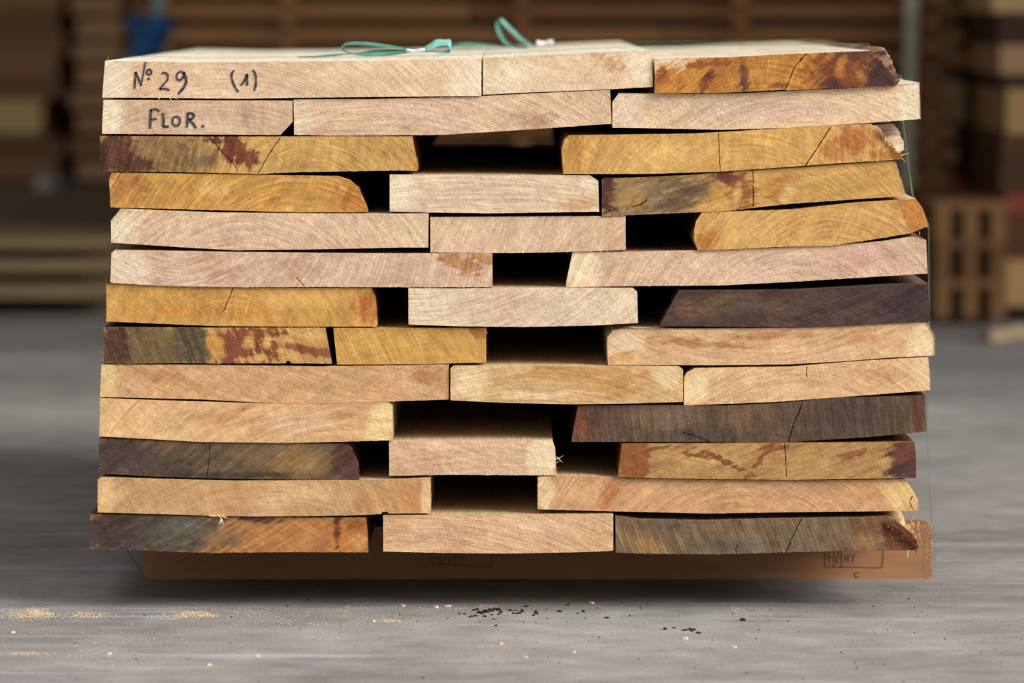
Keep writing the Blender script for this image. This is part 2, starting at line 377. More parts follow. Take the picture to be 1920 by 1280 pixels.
# row 6
plank([(209,474),(216,468.3),(347.5,470.5),(600,474),(760,475),(923,474.5)], [(207,530),(320,536),(441,538),(600,537.5),(760,538),(923.4,538)], -3, (210,176,150), (214,190,160), (330,360), (.9,.3,.3,.9), 15,
      [(235,505,50,50,0,(224,202,174),.5,.3),(400,505,60,24,0,(196,156,126),.9,.7),(560,500,50,30,0,(200,162,134),.9,.5),(860,492,44,16,25,(184,136,92),.35,.6),(900,480,30,12,20,(188,140,96),.5,.6)],
      [[.5,(544,474),(545,492)],[.35,(545,492),(556,518)],[.9,(556,520),(572,537.5)],[.4,(812,484),(804,500),(796,522)]], 1.0, 2.0, 'long pale pink plank end with small cracks at the left of the sixth row')
plank([(1061,533),(1073,472.5),(1200,471),(1300,469.5),(1394,466.5),(1559,460.5),(1653,452),(1712,443),(1737.5,450)], [(1061.5,538.4),(1200,536.6),(1356,535.3),(1481,529),(1606,521.3),(1740,513)], 6, (210,176,148), (120,88,60), (1500,700), (.8,.25,.3,.9), 15,
      [(1090,505,40,40,0,(228,206,172),.5,.3),(1620,485,90,30,0,(208,168,146),.9,.4),(1340,500,110,30,0,(216,184,154),.9,.3)], [[.6,(1613,490),(1606,512)]], .8, 2.0,
      'long pale plank end at the right of the sixth row with a lighter left end', wane=('L', 1075, (96,64,40)))
# row 7
plank([(199,531.5),(441,539),(600,539.5),(696,539.3),(705,560),(708,600)], [(199,602.5),(316,607.7),(410,611.4),(560,612.3),(704,612.3),(708,610)], 2, (208,154,74), (120,84,50), (430,700), (.6,.8,.2,.35), 85,
      [(690,575,34,30,0,(178,106,48),.45,.5),(330,580,90,12,0,(194,132,58),.8,.6),(470,585,60,12,0,(198,138,64),.8,.6),(560,560,90,20,0,(212,162,86),.9,.3)],
      [[(437,541),(428,562),(419,584)]], .6, 2.0, 'golden yellow plank end with a short slanting crack at the left of the seventh row', wane=('R', 697, (160,112,66)))
plank([(765.6,540),(856,540.5),(1044,538.8),(1186,539.7),(1195,547.5)], [(766,608),(856,611),(981,612.5),(1106,610),(1196,605)], -4, (218,194,164), (206,176,140), (760,120), (.9,.2,.3,.8), 20,
      [(800,575,40,40,0,(226,206,176),.8,.3),(1160,565,40,30,0,(226,206,174),.8,.3),(960,570,90,24,0,(206,176,148),.9,.4)], [[.45,(1195,575),(1150,578),(1110,583),(1020,585)]], .5, 2.0,
      'pale cream plank end in the middle of the seventh row between two dark gaps')
plank([(1238,609),(1250,585),(1273,545),(1300,544.5),(1481,544),(1606,537),(1669,533.3),(1740.6,532)], [(1240,611.5),(1466,613.6),(1575,611.5),(1745,602)], 4, (78,56,50), (120,96,82), (1350,1100), (.9,.2,1.3,.8), 24,
      [(1340,570,60,24,-15,(98,76,54),.9,.6),(1290,580,30,20,0,(104,72,52),.8,.7),(1450,575,60,20,0,(88,66,52),.9,.6),(1700,570,60,40,0,(62,48,50),.8,.4)],
      [], .8, 2.0, 'very dark chocolate brown plank end at the right of the seventh row', wane=('L', 1274, (90,66,50)))
# row 8
plank([(194,613),(400,613.8),(610,614),(622,679)], [(194,679),(222,682),(330,680),(410,681),(534,681),(540,675),(548,681),(622.5,681.2)], -1, (204,154,84), (110,80,54), (470,900), (.7,.1,1.2,.7), 112,
      [(270,650,140,60,0,(112,88,58),.4,.3),(215,650,34,60,0,(86,56,44),.6,.5),(360,650,50,50,0,(92,78,58),.6,.5),(300,630,30,30,0,(116,92,60),.9,.5),(400,620,20,10,30,(206,156,84),.7,.5),(440,655,40,40,0,(126,70,48),.35,.7),(470,625,60,12,0,(134,74,44),.5,.9),(500,660,34,20,0,(130,70,42),.5,.9),(405,648,16,30,-25,(200,140,66),.4,.5),(466,638,10,16,20,(204,152,76),.6,.6),(503,642,9,12,0,(214,168,94),.5,.5),(488,670,12,8,0,(212,164,88),.5,.7),(570,655,60,8,12,(140,78,52),.5,.7),(600,660,26,12,0,(140,78,52),.5,.7),(590,628,30,10,0,(214,168,96),.6,.5)],
      [], 1.3, 2.0, 'marbled plank end of dark brown, purple and gold at the left of the eighth row')
plank([(624.5,614.8),(700,614.8),(912,614.9)], [(632,683.5),(700,683.3),(800,682.5),(912,679.4)], 3, (208,156,76), (200,160,100), (850,1100), (.5,.1,1.5,.5), 118,
      [(890,640,26,40,0,(200,146,70),.8,.4),(895,622,26,10,30,(170,110,50),.7,.6)], [[.4,(907,618),(890,628)]], .6, 2.0,
      'plain yellow plank end with diagonal saw marks, right of the marbled plank')
plank([(1138.4,633),(1150,619),(1169,615.8),(1300,616),(1481,614.7),(1575,611.8),(1669,605),(1739,604),(1753.7,629)], [(1140,685),(1356,685),(1481,683.4),(1575,678),(1669,671),(1754.7,667)], 8, (210,170,128), (220,196,160), (1420,200), (.8,.4,.4,.6), 15,
      [(1175,645,40,30,-30,(220,190,154),.6,.4),(1740,645,44,44,25,(224,196,152),.3,.2),(1300,643,90,10,4,(184,128,84),.5,.6),(1430,630,90,8,-2,(190,134,90),.6,.6),(1170,670,26,14,0,(206,160,100),.6,.6),(1620,630,60,14,0,(196,148,104),.8,.5)],
      [], .7, 2.0, 'long light tan plank end reaching furthest right, in the eighth row')
# row 9
plank([(190,683),(379,683.6),(597.5,686.8),(760,685),(842,682.7)], [(187,744),(216,744.6),(379,748.7),(500,755),(566,757.2),(660,755.5),(760,751.5),(842,748.7)], 1, (200,156,112), (206,170,130), (900,-300), (.7,.4,.5,.6), 35,
      [(200,715,22,50,0,(216,182,130),.35,.25),(300,705,80,14,10,(186,138,96),.9,.4),(775,730,22,16,30,(214,174,130),.35,.6),(800,705,34,18,0,(184,132,86),.7,.6)], [], .6, 2.0,
      'long tan plank end left of the ninth row, paler strip at its left end')
plank([(844.4,690),(850,685.5),(950,684.8),(1100,685.8),(1272,686.8),(1281,693)], [(844.4,750),(950,755),(1075,757.5),(1180,756),(1281,753)], -2, (212,172,120), (210,184,146), (1000,1300), (.9,.2,.3,.6), 8,
      [(880,715,40,36,0,(226,200,158),.7,.4),(1110,705,150,20,3,(196,148,90),.4,.7),(1150,730,60,14,8,(196,146,86),.5,.7),(1250,700,30,40,-10,(218,190,146),.5,.4),(1000,740,80,8,0,(222,192,152),.6,.6)],
      [], .4, 2.0, 'pale plank end with brown wavy grain in the middle of the ninth row')
plank([(1283,708),(1288,699),(1303,690.5),(1400,688.5),(1481,687.7),(1606,677.3),(1740.6,669.3),(1744,700)], [(1282,760.3),(1325,758.7),(1450,754),(1575,745),(1745,732)], 5, (210,170,126), (210,176,130), (1500,1000), (.8,.5,.4,.5), 30,
      [(1300,730,30,44,20,(228,200,152),.5,.3),(1335,700,30,10,-20,(222,190,142),.6,.4),(1730,695,24,44,0,(222,190,146),.5,.3),(1640,700,60,16,10,(196,150,104),.9,.4)],
      [[(1513,688),(1512,702),(1514,706)]], .7, 2.0, 'light tan plank end with a tiny crack at the right of the ninth row')
# row 10
plank([(188,746),(316,751),(441,754.5),(504,756.4),(620,756),(729,754),(736,760.6)], [(186,817.5),(280,822.5),(379,828),(535,830),(640,827.5),(736.6,824.7)], -3, (212,170,122), (206,178,130), (640,1150), (.9,.4,.4,.5), 15,
      [(715,795,28,60,20,(228,198,142),.45,.3),(560,795,60,24,0,(216,178,142),.8,.5),(430,785,70,20,0,(200,152,106),.8,.6),(200,780,30,40,0,(218,182,132),.8,.3),(640,780,30,16,30,(198,148,98),.7,.6)],
      [], .6, 2.0, 'long light tan plank end with a whitish right end in the tenth row')
plank([(1072,823),(1084,760.3),(1200,759),(1356,760.8),(1450,756.5),(1575,745.8),(1735,741.3)], [(1072,828.5),(1169,828.5),(1340,828),(1419,829.8),(1481,828.8),(1544,824.7),(1622,820),(1737.5,809)], 3, (92,70,54), (90,66,48), (1420,1250), (.4,.2,1.3,.8), 96,
      [(1088,795,24,44,0,(112,68,48),.6,.5),(1120,790,18,40,0,(88,62,52),.7,.5),(1250,785,70,40,0,(116,94,72),.9,.4),(1600,780,90,40,0,(82,66,58),.8,.4),(1722,775,14,44,0,(90,56,44),.5,.5),(1400,775,60,30,0,(112,88,62),.9,.4),(1300,815,80,14,0,(80,64,58),.8,.4)],
      [[(1505,752.5),(1499,772),(1488,795),(1479,828)],[.7,(1280,810),(1310,820),(1330,827.5)]], .8, 2.0, 'wide dark grey brown plank end with a curved crack in the tenth row', wane=('L', 1086, (70,46,32)))
# row 11
plank([(186,820.5),(285,825),(441,829.5),(560,831),(647.5,831.5),(660,840),(672.5,876),(674,893)], [(185,887),(285,893),(441,897.5),(560,898.5),(673,898.7)], 0, (96,76,56), (130,100,70), (700,1300), (.3,.15,1.9,.6), 38,
      [(225,855,60,50,0,(72,54,50),.6,.4),(300,870,70,30,0,(80,64,54),.9,.4),(560,862,70,36,0,(146,112,68),.8,.4),(480,850,60,24,0,(118,94,66),.9,.4),(655,865,34,60,-10,(86,54,48),.3,.3),(430,890,130,8,0,(70,56,46),.7,.5)],
      [[.7,(394,831),(392,862),(388,896)]], .6, 2.0, 'dark plank end with diagonal light scratches and rounded right edge, eleventh row', wane=('R', 646, (120,84,60)))
plank([(729,828.5),(762.5,827),(856,825.8),(1036,825.3),(1041,839),(1043.7,889)], [(729.7,892),(856,890),(980,891),(1043.7,891)], 2, (212,176,142), (214,188,150), (900,1500), (.6,.25,.6,.8), -18,
      [(1015,860,28,50,0,(230,206,168),.25,.25),(780,860,50,36,0,(206,166,132),.9,.4)], [], .7, 1.85,
      'short pale plank end in the middle of the eleventh row below the largest gap', wane=('R', 1036, (84,60,40)))
plank([(1159,890),(1166,831.5),(1300,830.8),(1472,829.3),(1575,829.3),(1714,828.3),(1717,850)], [(1159.5,893),(1200,895.4),(1356,897.8),(1481,898.8),(1600,897),(1718,895.6)], -3, (182,138,80), (150,110,70), (1420,400), (.5,.3,1.0,.6), 22,
      [(1188,862,32,60,0,(146,82,38),.18,.2),(1320,860,80,14,4,(198,154,86),.9,.4),(1360,865,60,5,25,(136,80,40),.5,1.4),(1300,852,30,4,10,(140,86,46),.6,1.4),(1430,855,44,5,-50,(138,80,44),.5,1.2),(1240,838,40,4,-5,(130,84,44),.6,1.2),(1520,865,40,24,0,(176,138,84),.8,.4),(1600,850,40,5,-20,(146,90,50),.6,1.2),(1700,862,40,60,0,(100,58,42),.4,.4),(1690,880,40,18,0,(80,54,50),.5,.5),(1450,838,36,8,0,(130,78,44),.6,.8)],
      [[(1471,830),(1473,860),(1474,893)],[.45,(1531,836),(1543,858),(1548,893)],[.3,(1400,892),(1470,868),(1520,852)],[.3,(1550,890),(1620,862),(1690,846)]], .9, 2.0, 'amber plank end with reddish left end and dark right end, right of the eleventh row')
# row 12
plank([(183.4,898),(190,894),(285,897),(441,901),(629,899.3),(760,897.5),(808,894.8)], [(183.4,960),(316,963.7),(430,967.2),(472.5,967.6),(580,967),(675,965),(714,963),(718.5,958.5),(726,958),(729,962),(808,961.6)], -3, (202,156,106), (206,174,130), (520,1300), (.7,.4,.6,.6), 118,
      [(200,930,22,40,0,(220,184,132),.7,.4),(770,930,44,40,0,(192,136,82),.6,.5),(800,930,12,50,0,(222,186,136),.6,.3),(690,945,30,20,0,(190,134,84),.8,.5),(420,925,90,20,0,(196,150,104),.9,.4),(560,925,80,24,0,(212,172,128),.9,.4)],
      [], .7, 2.0, 'long tan plank end with a small notch in its lower edge, twelfth row')
plank([(1008,894),(1044,891.7),(1120,893),(1200,897.5),(1356,899.8),(1481,900.8),(1600,899.5),(1697,898),(1709,914),(1722,936)], [(1008,955),(1100,957.5),(1200,960),(1325,963),(1450,961),(1723,957.8)], 4, (206,158,112), (214,180,136), (1380,1150), (.9,.5,.3,.5), 35,
      [(1022,925,18,50,0,(226,196,152),.6,.3),(1140,925,16,36,30,(184,116,70),.5,.6),(1090,925,40,30,0,(210,166,120),.8,.4),(1690,925,36,36,0,(222,182,118),.6,.4),(1620,920,34,16,20,(200,148,96),.8,.7)],
      [[(1711,930),(1706.5,940),(1711,955)]], .9, 2.0, 'long orange tan plank end with a splintered right tip in the twelfth row', wane=('R', 1698, (170,130,90)))
# row 13 (bottom)
plank([(168,963),(316,966),(425.6,969.2),(560,969.8),(686.6,969.6),(689,1000)], [(166.5,1028),(269,1031),(347.5,1035.4),(410,1036),(560,1035),(690.6,1035.6)], 1, (176,116,62), (110,80,56), (250,1500), (.6,.3,1.5,.6), 32,
      [(290,1000,150,60,0,(84,74,64),.45,.3),(205,1000,66,60,0,(68,52,48),.6,.4),(345,985,60,22,0,(96,88,76),.9,.4),(420,1010,50,20,0,(118,92,62),.9,.4),(560,1000,70,36,0,(184,122,64),.9,.3),(640,1010,26,26,0,(196,120,52),.8,.4),(632,1000,8,36,0,(112,58,30),.6,.6),(665,985,20,14,0,(160,84,34),.7,.6),(480,973,50,7,5,(96,62,54),.7,.6),(672,1015,16,20,0,(206,144,76),.7,.4)],
      [], 1.3, 2.0, 'bottom left plank end, dark grey at left turning to orange brown at right')
plank([(718,965.5),(800,965),(900,964.8),(1150,963)], [(718.7,1033.4),(830,1036),(950,1037),(1075,1035),(1150,1032)], -2, (212,172,134), (206,176,134), (760,1800), (.9,.15,.2,.9), 10,
      [(740,1000,30,50,0,(206,162,122),.8,.4),(1000,985,120,20,5,(216,178,140),.8,.5),(1120,1010,44,24,0,(206,162,120),.9,.4)], [[.4,(720,990),(790,1003),(840,1011),(890,1014)],[.45,(890,1014),(960,1003),(1060,992)],[.3,(780,1030),(850,1018),(900,1012)],[.3,(960,978),(1030,980),(1080,984)]], .6, 2.0,
      'pale plank end in the middle of the bottom row with fine crossing dark lines')
plank([(1153.7,967),(1200,973.6),(1325,976),(1481,971.8),(1622,970),(1665,967.5),(1684,979),(1712,1001),(1720,1020)], [(1154.7,1036),(1200,1037.8),(1290,1039),(1356,1039),(1481,1035),(1606,1032),(1700,1032),(1720,1032)], 3, (112,91,66), (140,112,88), (900,1500), (.3,.2,2.0,.9), 112,
      [(1175,1000,24,40,0,(124,94,66),.8,.4),(1220,1025,50,20,30,(150,114,72),.8,.4),(1350,1000,90,30,0,(112,94,70),.9,.4),(1400,1022,120,12,0,(98,86,70),.7,.5),(1240,985,60,12,0,(98,80,62),.9,.4),(1630,985,44,20,0,(118,80,50),.8,.5),(1690,1010,44,40,0,(104,60,36),.5,.6),(1625,1015,30,16,0,(150,114,70),.7,.5)],
      [[(1503,972),(1488,1002),(1475,1034)],[.8,(1383,1022),(1379,1030),(1381,1038)]], 1.4, 2.0, 'bottom right plank end, grey brown with a crumbly splintered right tip', wane=('R', 1664, (190,156,112)))

def interp(pts, x):
    p = sorted(pts); xs = np.array([q[0] for q in p], float); ys = np.array([q[1] for q in p], float)
    return np.interp(x, xs, ys)

# smooth the traced edges slightly (rounding between the traced points) and keep every board off the one above it
STEP = 1.2
for i, b in enumerate(B):
    x0 = max(min(q[0] for q in b['top']), min(q[0] for q in b['bot'])) if False else min(b['top'][0][0], b['bot'][0][0])
    x1 = max(b['top'][-1][0], b['bot'][-1][0])
    xs = set(np.arange(x0, x1, STEP)) | {x1} | {q[0] for q in b['top']} | {q[0] for q in b['bot']}
    for cr in b['cracks']:
        pc = [q for q in cr if not isinstance(q, float)]
        xs |= set(np.arange(min(q[0] for q in pc) - 2, max(q[0] for q in pc) + 2, .45))
    xs = np.array(sorted(x for x in xs if x0 <= x <= x1)); xs = xs[np.r_[True, np.diff(xs) > .2]]
    t, bo = interp(b['top'], xs), interp(b['bot'], xs)
    # slanting ends: outside the span of the shorter edge run straight to the longer edge's corner
    if b['top'][0][0] > x0: m = xs < b['top'][0][0]; t[m] = np.interp(xs[m], [x0, b['top'][0][0]], [b['bot'][0][1] - 1.0, b['top'][0][1]])
    if b['bot'][0][0] > x0: m = xs < b['bot'][0][0]; bo[m] = np.interp(xs[m], [x0, b['bot'][0][0]], [b['top'][0][1] + 1.0, b['bot'][0][1]])
    if b['top'][-1][0] < x1: m = xs > b['top'][-1][0]; t[m] = np.interp(xs[m], [b['top'][-1][0], x1], [b['top'][-1][1], b['bot'][-1][1] - 1.0])
    if b['bot'][-1][0] < x1: m = xs > b['bot'][-1][0]; bo[m] = np.interp(xs[m], [b['bot'][-1][0], x1], [b['bot'][-1][1], b['top'][-1][1] + 1.0])
    rg = b['rag']
    t = t + rg * .6 * fbm(xs / 3.1, xs * 0 + i, i)
    bo = bo + rg * 1.3 * (np.abs(fbm(xs / 2.4, xs * 0 + i, i + 40)) - .25) + rg * 1.0 * np.clip(vn(xs / 9, xs * 0, i + 7) - .4, 0, 1)
    b['xs'], b['t'], b['b'] = xs, t, np.maximum(bo, t + .6)
for i, lo in enumerate(B):
    for j in range(max(0, i - 6), i):
        up = B[j]
        m = (lo['xs'] >= up['xs'][0] - 1) & (lo['xs'] <= up['xs'][-1] + 1)
        if not m.any(): continue
        ub = np.interp(lo['xs'][m], up['xs'], up['b']) + .55
        if np.mean(ub) > np.mean(lo['b'][m]) - 20: continue      # same row
        lo['t'][m] = np.maximum(lo['t'][m], np.minimum(ub, lo['b'][m] - .6))

def seg_dist(x, y, a, b):
    ax, ay = a; bx, by = b; dx, dy = bx - ax, by - ay
    L2 = dx * dx + dy * dy; t = np.clip(((x - ax) * dx + (y - ay) * dy) / L2, 0, 1)
    return np.hypot(x - ax - t * dx, y - ay - t * dy), t

def build_plank(i, b):
    xs, t, bo = b['xs'], b['t'], b['b']
    nx = len(xs); ny = int(max((bo - t)) / STEP) + 2
    # left/right jagged ends
    X = np.repeat(xs[:, None], ny, 1)
    V = np.linspace(0, 1, ny)[None, :]
    Y = t[:, None] * (1 - V) + bo[:, None] * V
    jag = b['rag'] * .8
    X[0] += 1.6 * jag * np.abs(fbm(Y[0] / 3, Y[0] * 0, i + 11)); X[-1] -= 1.6 * jag * np.abs(fbm(Y[-1] / 3, Y[-1] * 0, i + 12))
    x, y = X.ravel(), Y.ravel()
    # colour
    chroma = max(b['base']) - min(b['base'])
    c = np.tile(alb(b['base'], .9 if chroma > 90 else 1.0), (len(x), 1))
    m0 = fbm(x / 60, y / 25, i, 3)
    c *= (1 + .16 * m0)[:, None]
    nz = fbm(x / 22, y / 14, i + 60, 4); nz2 = fbm(x / 7, y / 5, i + 90, 3)
    sr = math.radians(b['sang']); sl, sw_ = x * math.cos(sr) - y * math.sin(sr), x * math.sin(sr) + y * math.cos(sr)
    stk = fbm(sw_ / 5.5, sl / 42, i + 71, 3)
    for k, (cx, cy, rx, ry, rot, col, soft, warp) in enumerate(b['patches']):
        r = math.radians(rot); ux = (x - cx) * math.cos(r) + (y - cy) * math.sin(r); uy = -(x - cx) * math.sin(r) + (y - cy) * math.cos(r)
        nk = fbm(x / 16 + k * 5.1, y / 10, i + 20 + k, 3)
        d = np.sqrt((ux / rx) ** 2 + (uy / ry) ** 2) + warp * (.7 * nk + .35 * nz2 + .75 * stk)
        wgt = 1 - sstep(1 - soft, 1 + soft * .45, d)
        c = c * (1 - wgt[:, None]) + alb(col)[None] * wgt[:, None]
    lum = c.mean(1); mot = np.interp(lum, [.03, .12, .28, .45], [.42, .32, .16, .07])
    big = fbm(sw_ / 13, sl / 36, i + 131, 3); bg2 = fbm(x / 9, y / 6, i + 151, 3)
    mm = (1 + mot * (1.0 * stk + .9 * big + .6 * bg2) + .05 * nz2)[:, None]
    c = c * np.concatenate([mm ** .85, mm, mm ** 1.15], 1)
    # relief
    off = b['off'] * .001
    dep = np.full(len(x), off) + .0006 * fbm(x / 12, y / 12, i + 5)
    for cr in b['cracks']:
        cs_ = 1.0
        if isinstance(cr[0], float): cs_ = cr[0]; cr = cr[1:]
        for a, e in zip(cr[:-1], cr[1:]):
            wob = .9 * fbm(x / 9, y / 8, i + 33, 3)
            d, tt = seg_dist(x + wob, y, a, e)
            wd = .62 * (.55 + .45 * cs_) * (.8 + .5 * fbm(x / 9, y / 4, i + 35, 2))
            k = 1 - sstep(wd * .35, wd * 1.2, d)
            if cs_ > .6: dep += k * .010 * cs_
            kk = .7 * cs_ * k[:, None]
            c = c * (1 - kk) + np.array([.035, .02, .012]) * kk  # dark brown painted for dirt and shade inside cracks; faint ones are plain lines
    P3 = Pn(x, y, 0.0); P3[:, 1] = dep
    # grain coordinates in mm
    pmx, pmy = b['pith']
    dx, dy = (x - pmx) * .8, (y - pmy) * .8
    rr = np.hypot(dx, dy); Rm = np.mean(rr)
    aa = np.arctan2(dy, dx) * Rm
    sa = math.radians(b['sang'])
    ss = (x * math.sin(sa) + y * math.cos(sa)) * .8
    g3 = np.stack([rr, aa, ss], -1)
    # faces of the front
    idx = np.arange(nx * ny).reshape(nx, ny)
    f = np.stack([idx[:-1, :-1], idx[:-1, 1:], idx[1:, 1:], idx[1:, :-1]], -1).reshape(-1, 4)
    # boundary loop (duplicated) swept back
    loop = np.concatenate([idx[:, 0], idx[-1, 1:], idx[-2::-1, -1], idx[0, -2:0:-1]])
    nL = len(loop)
    L = b['L']
    stations = [0.0, .006, .02, .05, .10, .18, .3, .5, .8, 1.15, 1.5, 1.8]
    stations = [s for s in stations if s < L - .05] + [L]
    lp = P3[loop]; lx, ly = x[loop], y[loop]
    sc = np.tile(alb(b['side']), (nL, 1))
    istop = np.zeros(nL, bool); istop[:nx] = True
    isright = np.zeros(nL, bool); isright[nx:nx + ny - 1] = True
    isleft = np.zeros(nL, bool); isleft[nx + ny - 1 + nx - 1:] = True
    nrm = np.zeros(nL); amp = np.full(nL, 0.0)
    if b['wane']:
        side, wx, wc = b['wane']
        wm = ((lx > wx) if side == 'R' else (lx < wx)) & ~((ly > np.interp(lx, xs, bo) - .5) & ~isright & ~isleft)
        sc[wm] = alb(wc); amp[wm] = .004
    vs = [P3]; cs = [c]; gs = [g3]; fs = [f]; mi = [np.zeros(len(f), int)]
    base = nx * ny
    cen = lp.mean(0)
    for si, s in enumerate(stations):
        q = lp.copy(); q[:, 1] = s if si > 0 else lp[:, 1]
        n1 = fbm(lx / 10 + s * 3, ly / 10 + s * 5, i + 3, 2)
        if si > 0:
            k = amp * (n1 * .6 - .4) * min(1, s / .03)
            sgn = np.where(lx > (xs[0] + xs[-1]) / 2, 1, -1)
            q[:, 0] += sgn * k
            q[:, 0] += np.where(isleft | isright, sgn * (-.0006 + .0005 * n1), 0)
        vs.append(q)
        cs.append(sc * (1 + .15 * n1)[:, None]); gs.append(np.zeros((nL, 3)))
        if si > 0:
            a0 = base + (si - 1) * nL; a1 = base + si * nL
            j = np.arange(nL); j2 = (j + 1) % nL
            fs.append(np.stack([a0 + j, a0 + j2, a1 + j2, a1 + j], -1)); mi.append(np.ones(nL, int))
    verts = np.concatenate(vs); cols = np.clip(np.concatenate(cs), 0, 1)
    # back cap: a strip between top and bottom edges
    last = base + (len(stations) - 1) * nL
    topi = last + np.arange(nx); boti = last + (nx + ny - 2) + np.arange(nx)[::-1]
    boti = np.array([last + (nx - 1 + ny - 1 + (nx - 1 - k)) for k in range(nx)])
    cap = [(topi[k], boti[k], boti[k + 1], topi[k + 1]) for k in range(nx - 1)]
    cap = [cp[::-1] for cp in cap]
    allf = np.concatenate(fs); faces = allf.tolist() + cap
    midx = np.concatenate(mi).tolist() + [1] * len(cap)
    # splinters along the lower saw edge and the ends
    mv, mf, mc = [], [], []
    sp = MB()
    rnd = random.Random(i)
    light = alb(b['base']) * 1.1
    lower = [q_ for q_ in B[i + 1:i + 7] if np.mean(q_['t']) > np.mean(t) + 30 and np.mean(q_['t']) < np.mean(t) + 110]
    for k in range(int((xs[-1] - xs[0]) / 5 * b['rag'])):
        xx = rnd.uniform(xs[0] + 2, xs[-1] - 2); yb = float(np.interp(xx, xs, bo))
        if any(q_['xs'][0] - 8 < xx < q_['xs'][-1] + 8 and q_['off'] < b['off'] - .5 for q_ in lower): continue
        p = P(xx, yb - 1.2, off - .0008); ln = rnd.uniform(.0008, .0026)
        q = p + Vector((rnd.uniform(-1, 1) * ln, -.0004, -.0008 - ln * rnd.uniform(.1, .6)))
        sp.spike(p, q, .00028, light)
    row_ = [q_ for q_ in B if q_ is not b and abs(np.mean(q_['t']) - np.mean(t)) < 30]
    for k in range(int(22 * b['rag'])):
        right = rnd.random() < .5
        col = -1 if right else 0
        xx = X[col, 0]
        if any(abs((q_['xs'][0] if right else q_['xs'][-1]) - xx) < 9 for q_ in row_): continue
        r0 = rnd.random(); xx = X[col, int(r0 * (ny - 1))]; yy = Y[col, int(r0 * (ny - 1))]
        if not (Y[col, 0] + 5 < yy < Y[col, -1] - 5): continue
        p = P(xx, yy, off - .0006); ln = rnd.uniform(.0008, .003)
        q = p + Vector(((1 if right else -1) * ln, -.0005, rnd.uniform(-.6, .6) * ln))
        sp.spike(p, q, .00026, light)
    for (xa, ya, xb, yb, rad, scol) in (b['fr'] or []):
        sp.spike(P(xa, ya, off - .0005), P(xb, yb, off - .003), rad, alb(scol))
    n0 = len(verts)
    verts = np.concatenate([verts, np.array(sp.v)]) if sp.v else verts
    cols = np.concatenate([cols, np.array(sp.c)]) if sp.v else cols
    faces += [tuple(j + n0 for j in ff) for ff in sp.f]; midx += [2] * len(sp.f)
    grain = np.concatenate([np.concatenate(gs), np.zeros((len(sp.v), 3))])
    mat = end_grain_mat(i, *b['g'], rs=b['rs'])
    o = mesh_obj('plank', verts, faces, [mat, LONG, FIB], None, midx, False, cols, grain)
    # origin at the plank's front lower edge
    org = Vector((float(cen[0]), 0, float(cen[2])))
    o.data.transform(__import__('mathutils').Matrix.Translation(-org)); o.location = org
    tag(o, b['label'], 'plank', 'planks of the strapped stack')
    b['obj'] = o
    return o

# a few long loose splinters that stand out
B[0]['fr'] = [(199,114,206,105,.0005,(226,208,176)),(318,183,322,189,.0006,(230,212,180)),(328,183,334,187,.0006,(230,212,180)),(300,183,297,187,.0005,(230,212,180))]
B[5]['fr'] = [(1700,158,1694,150,.0004,(230,215,190)),(1712,156,1718,151,.0004,(230,215,190)),(1706,157,1703,149,.0003,(230,215,190)),(1660,162,1668,155,.0003,(230,215,190))]
B[7]['fr'] = [(1688,292,1707,285.5,.0009,(232,190,130)),(1690,296,1701,306,.0004,(220,180,130))]
B[13]['fr'] = [(1724,434,1725,443,.0006,(220,176,110)),(1738,424,1741,429,.0005,(200,140,70))]
B[34 - 6]['fr'] = [(1042,862,1058,853,.0008,(236,208,150)),(1044,856,1056,868,.0007,(232,200,140)),(1043,868,1052,862,.0006,(226,190,130)),(1040,880,1050,876,.0005,(170,120,70))] if len(B) > 28 else None
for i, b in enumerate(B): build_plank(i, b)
def plank_by(s):
    for b in B:
        if s in b['label']: return b
    raise KeyError(s)

# the dry fork of wood fibre hanging over the bottom left plank, the curls at the right tip
def child(o, c):
    c.parent = o; c.matrix_parent_inverse = o.matrix_world.inverted() if False else __import__('mathutils').Matrix.Translation(-o.location)
    return c
s = MB(); cc = alb((240, 216, 186))
for a in [(392,966.5,418,967.5),(410,966,416,972),(415,970,414,984),(415,973,410,983),(415,972,420,983),(416,967,430,972),(396,966.5,404,968)]:
    s.spike(P(a[0], a[1], -.006), P(a[2], a[3], -.008), .0009, cc)
child(B[-6]['obj'] if False else plank_by('small notch')['obj'], s.build('loose_splinter', FIB))['label'] = 'pale forked splinter hanging from the lower edge'

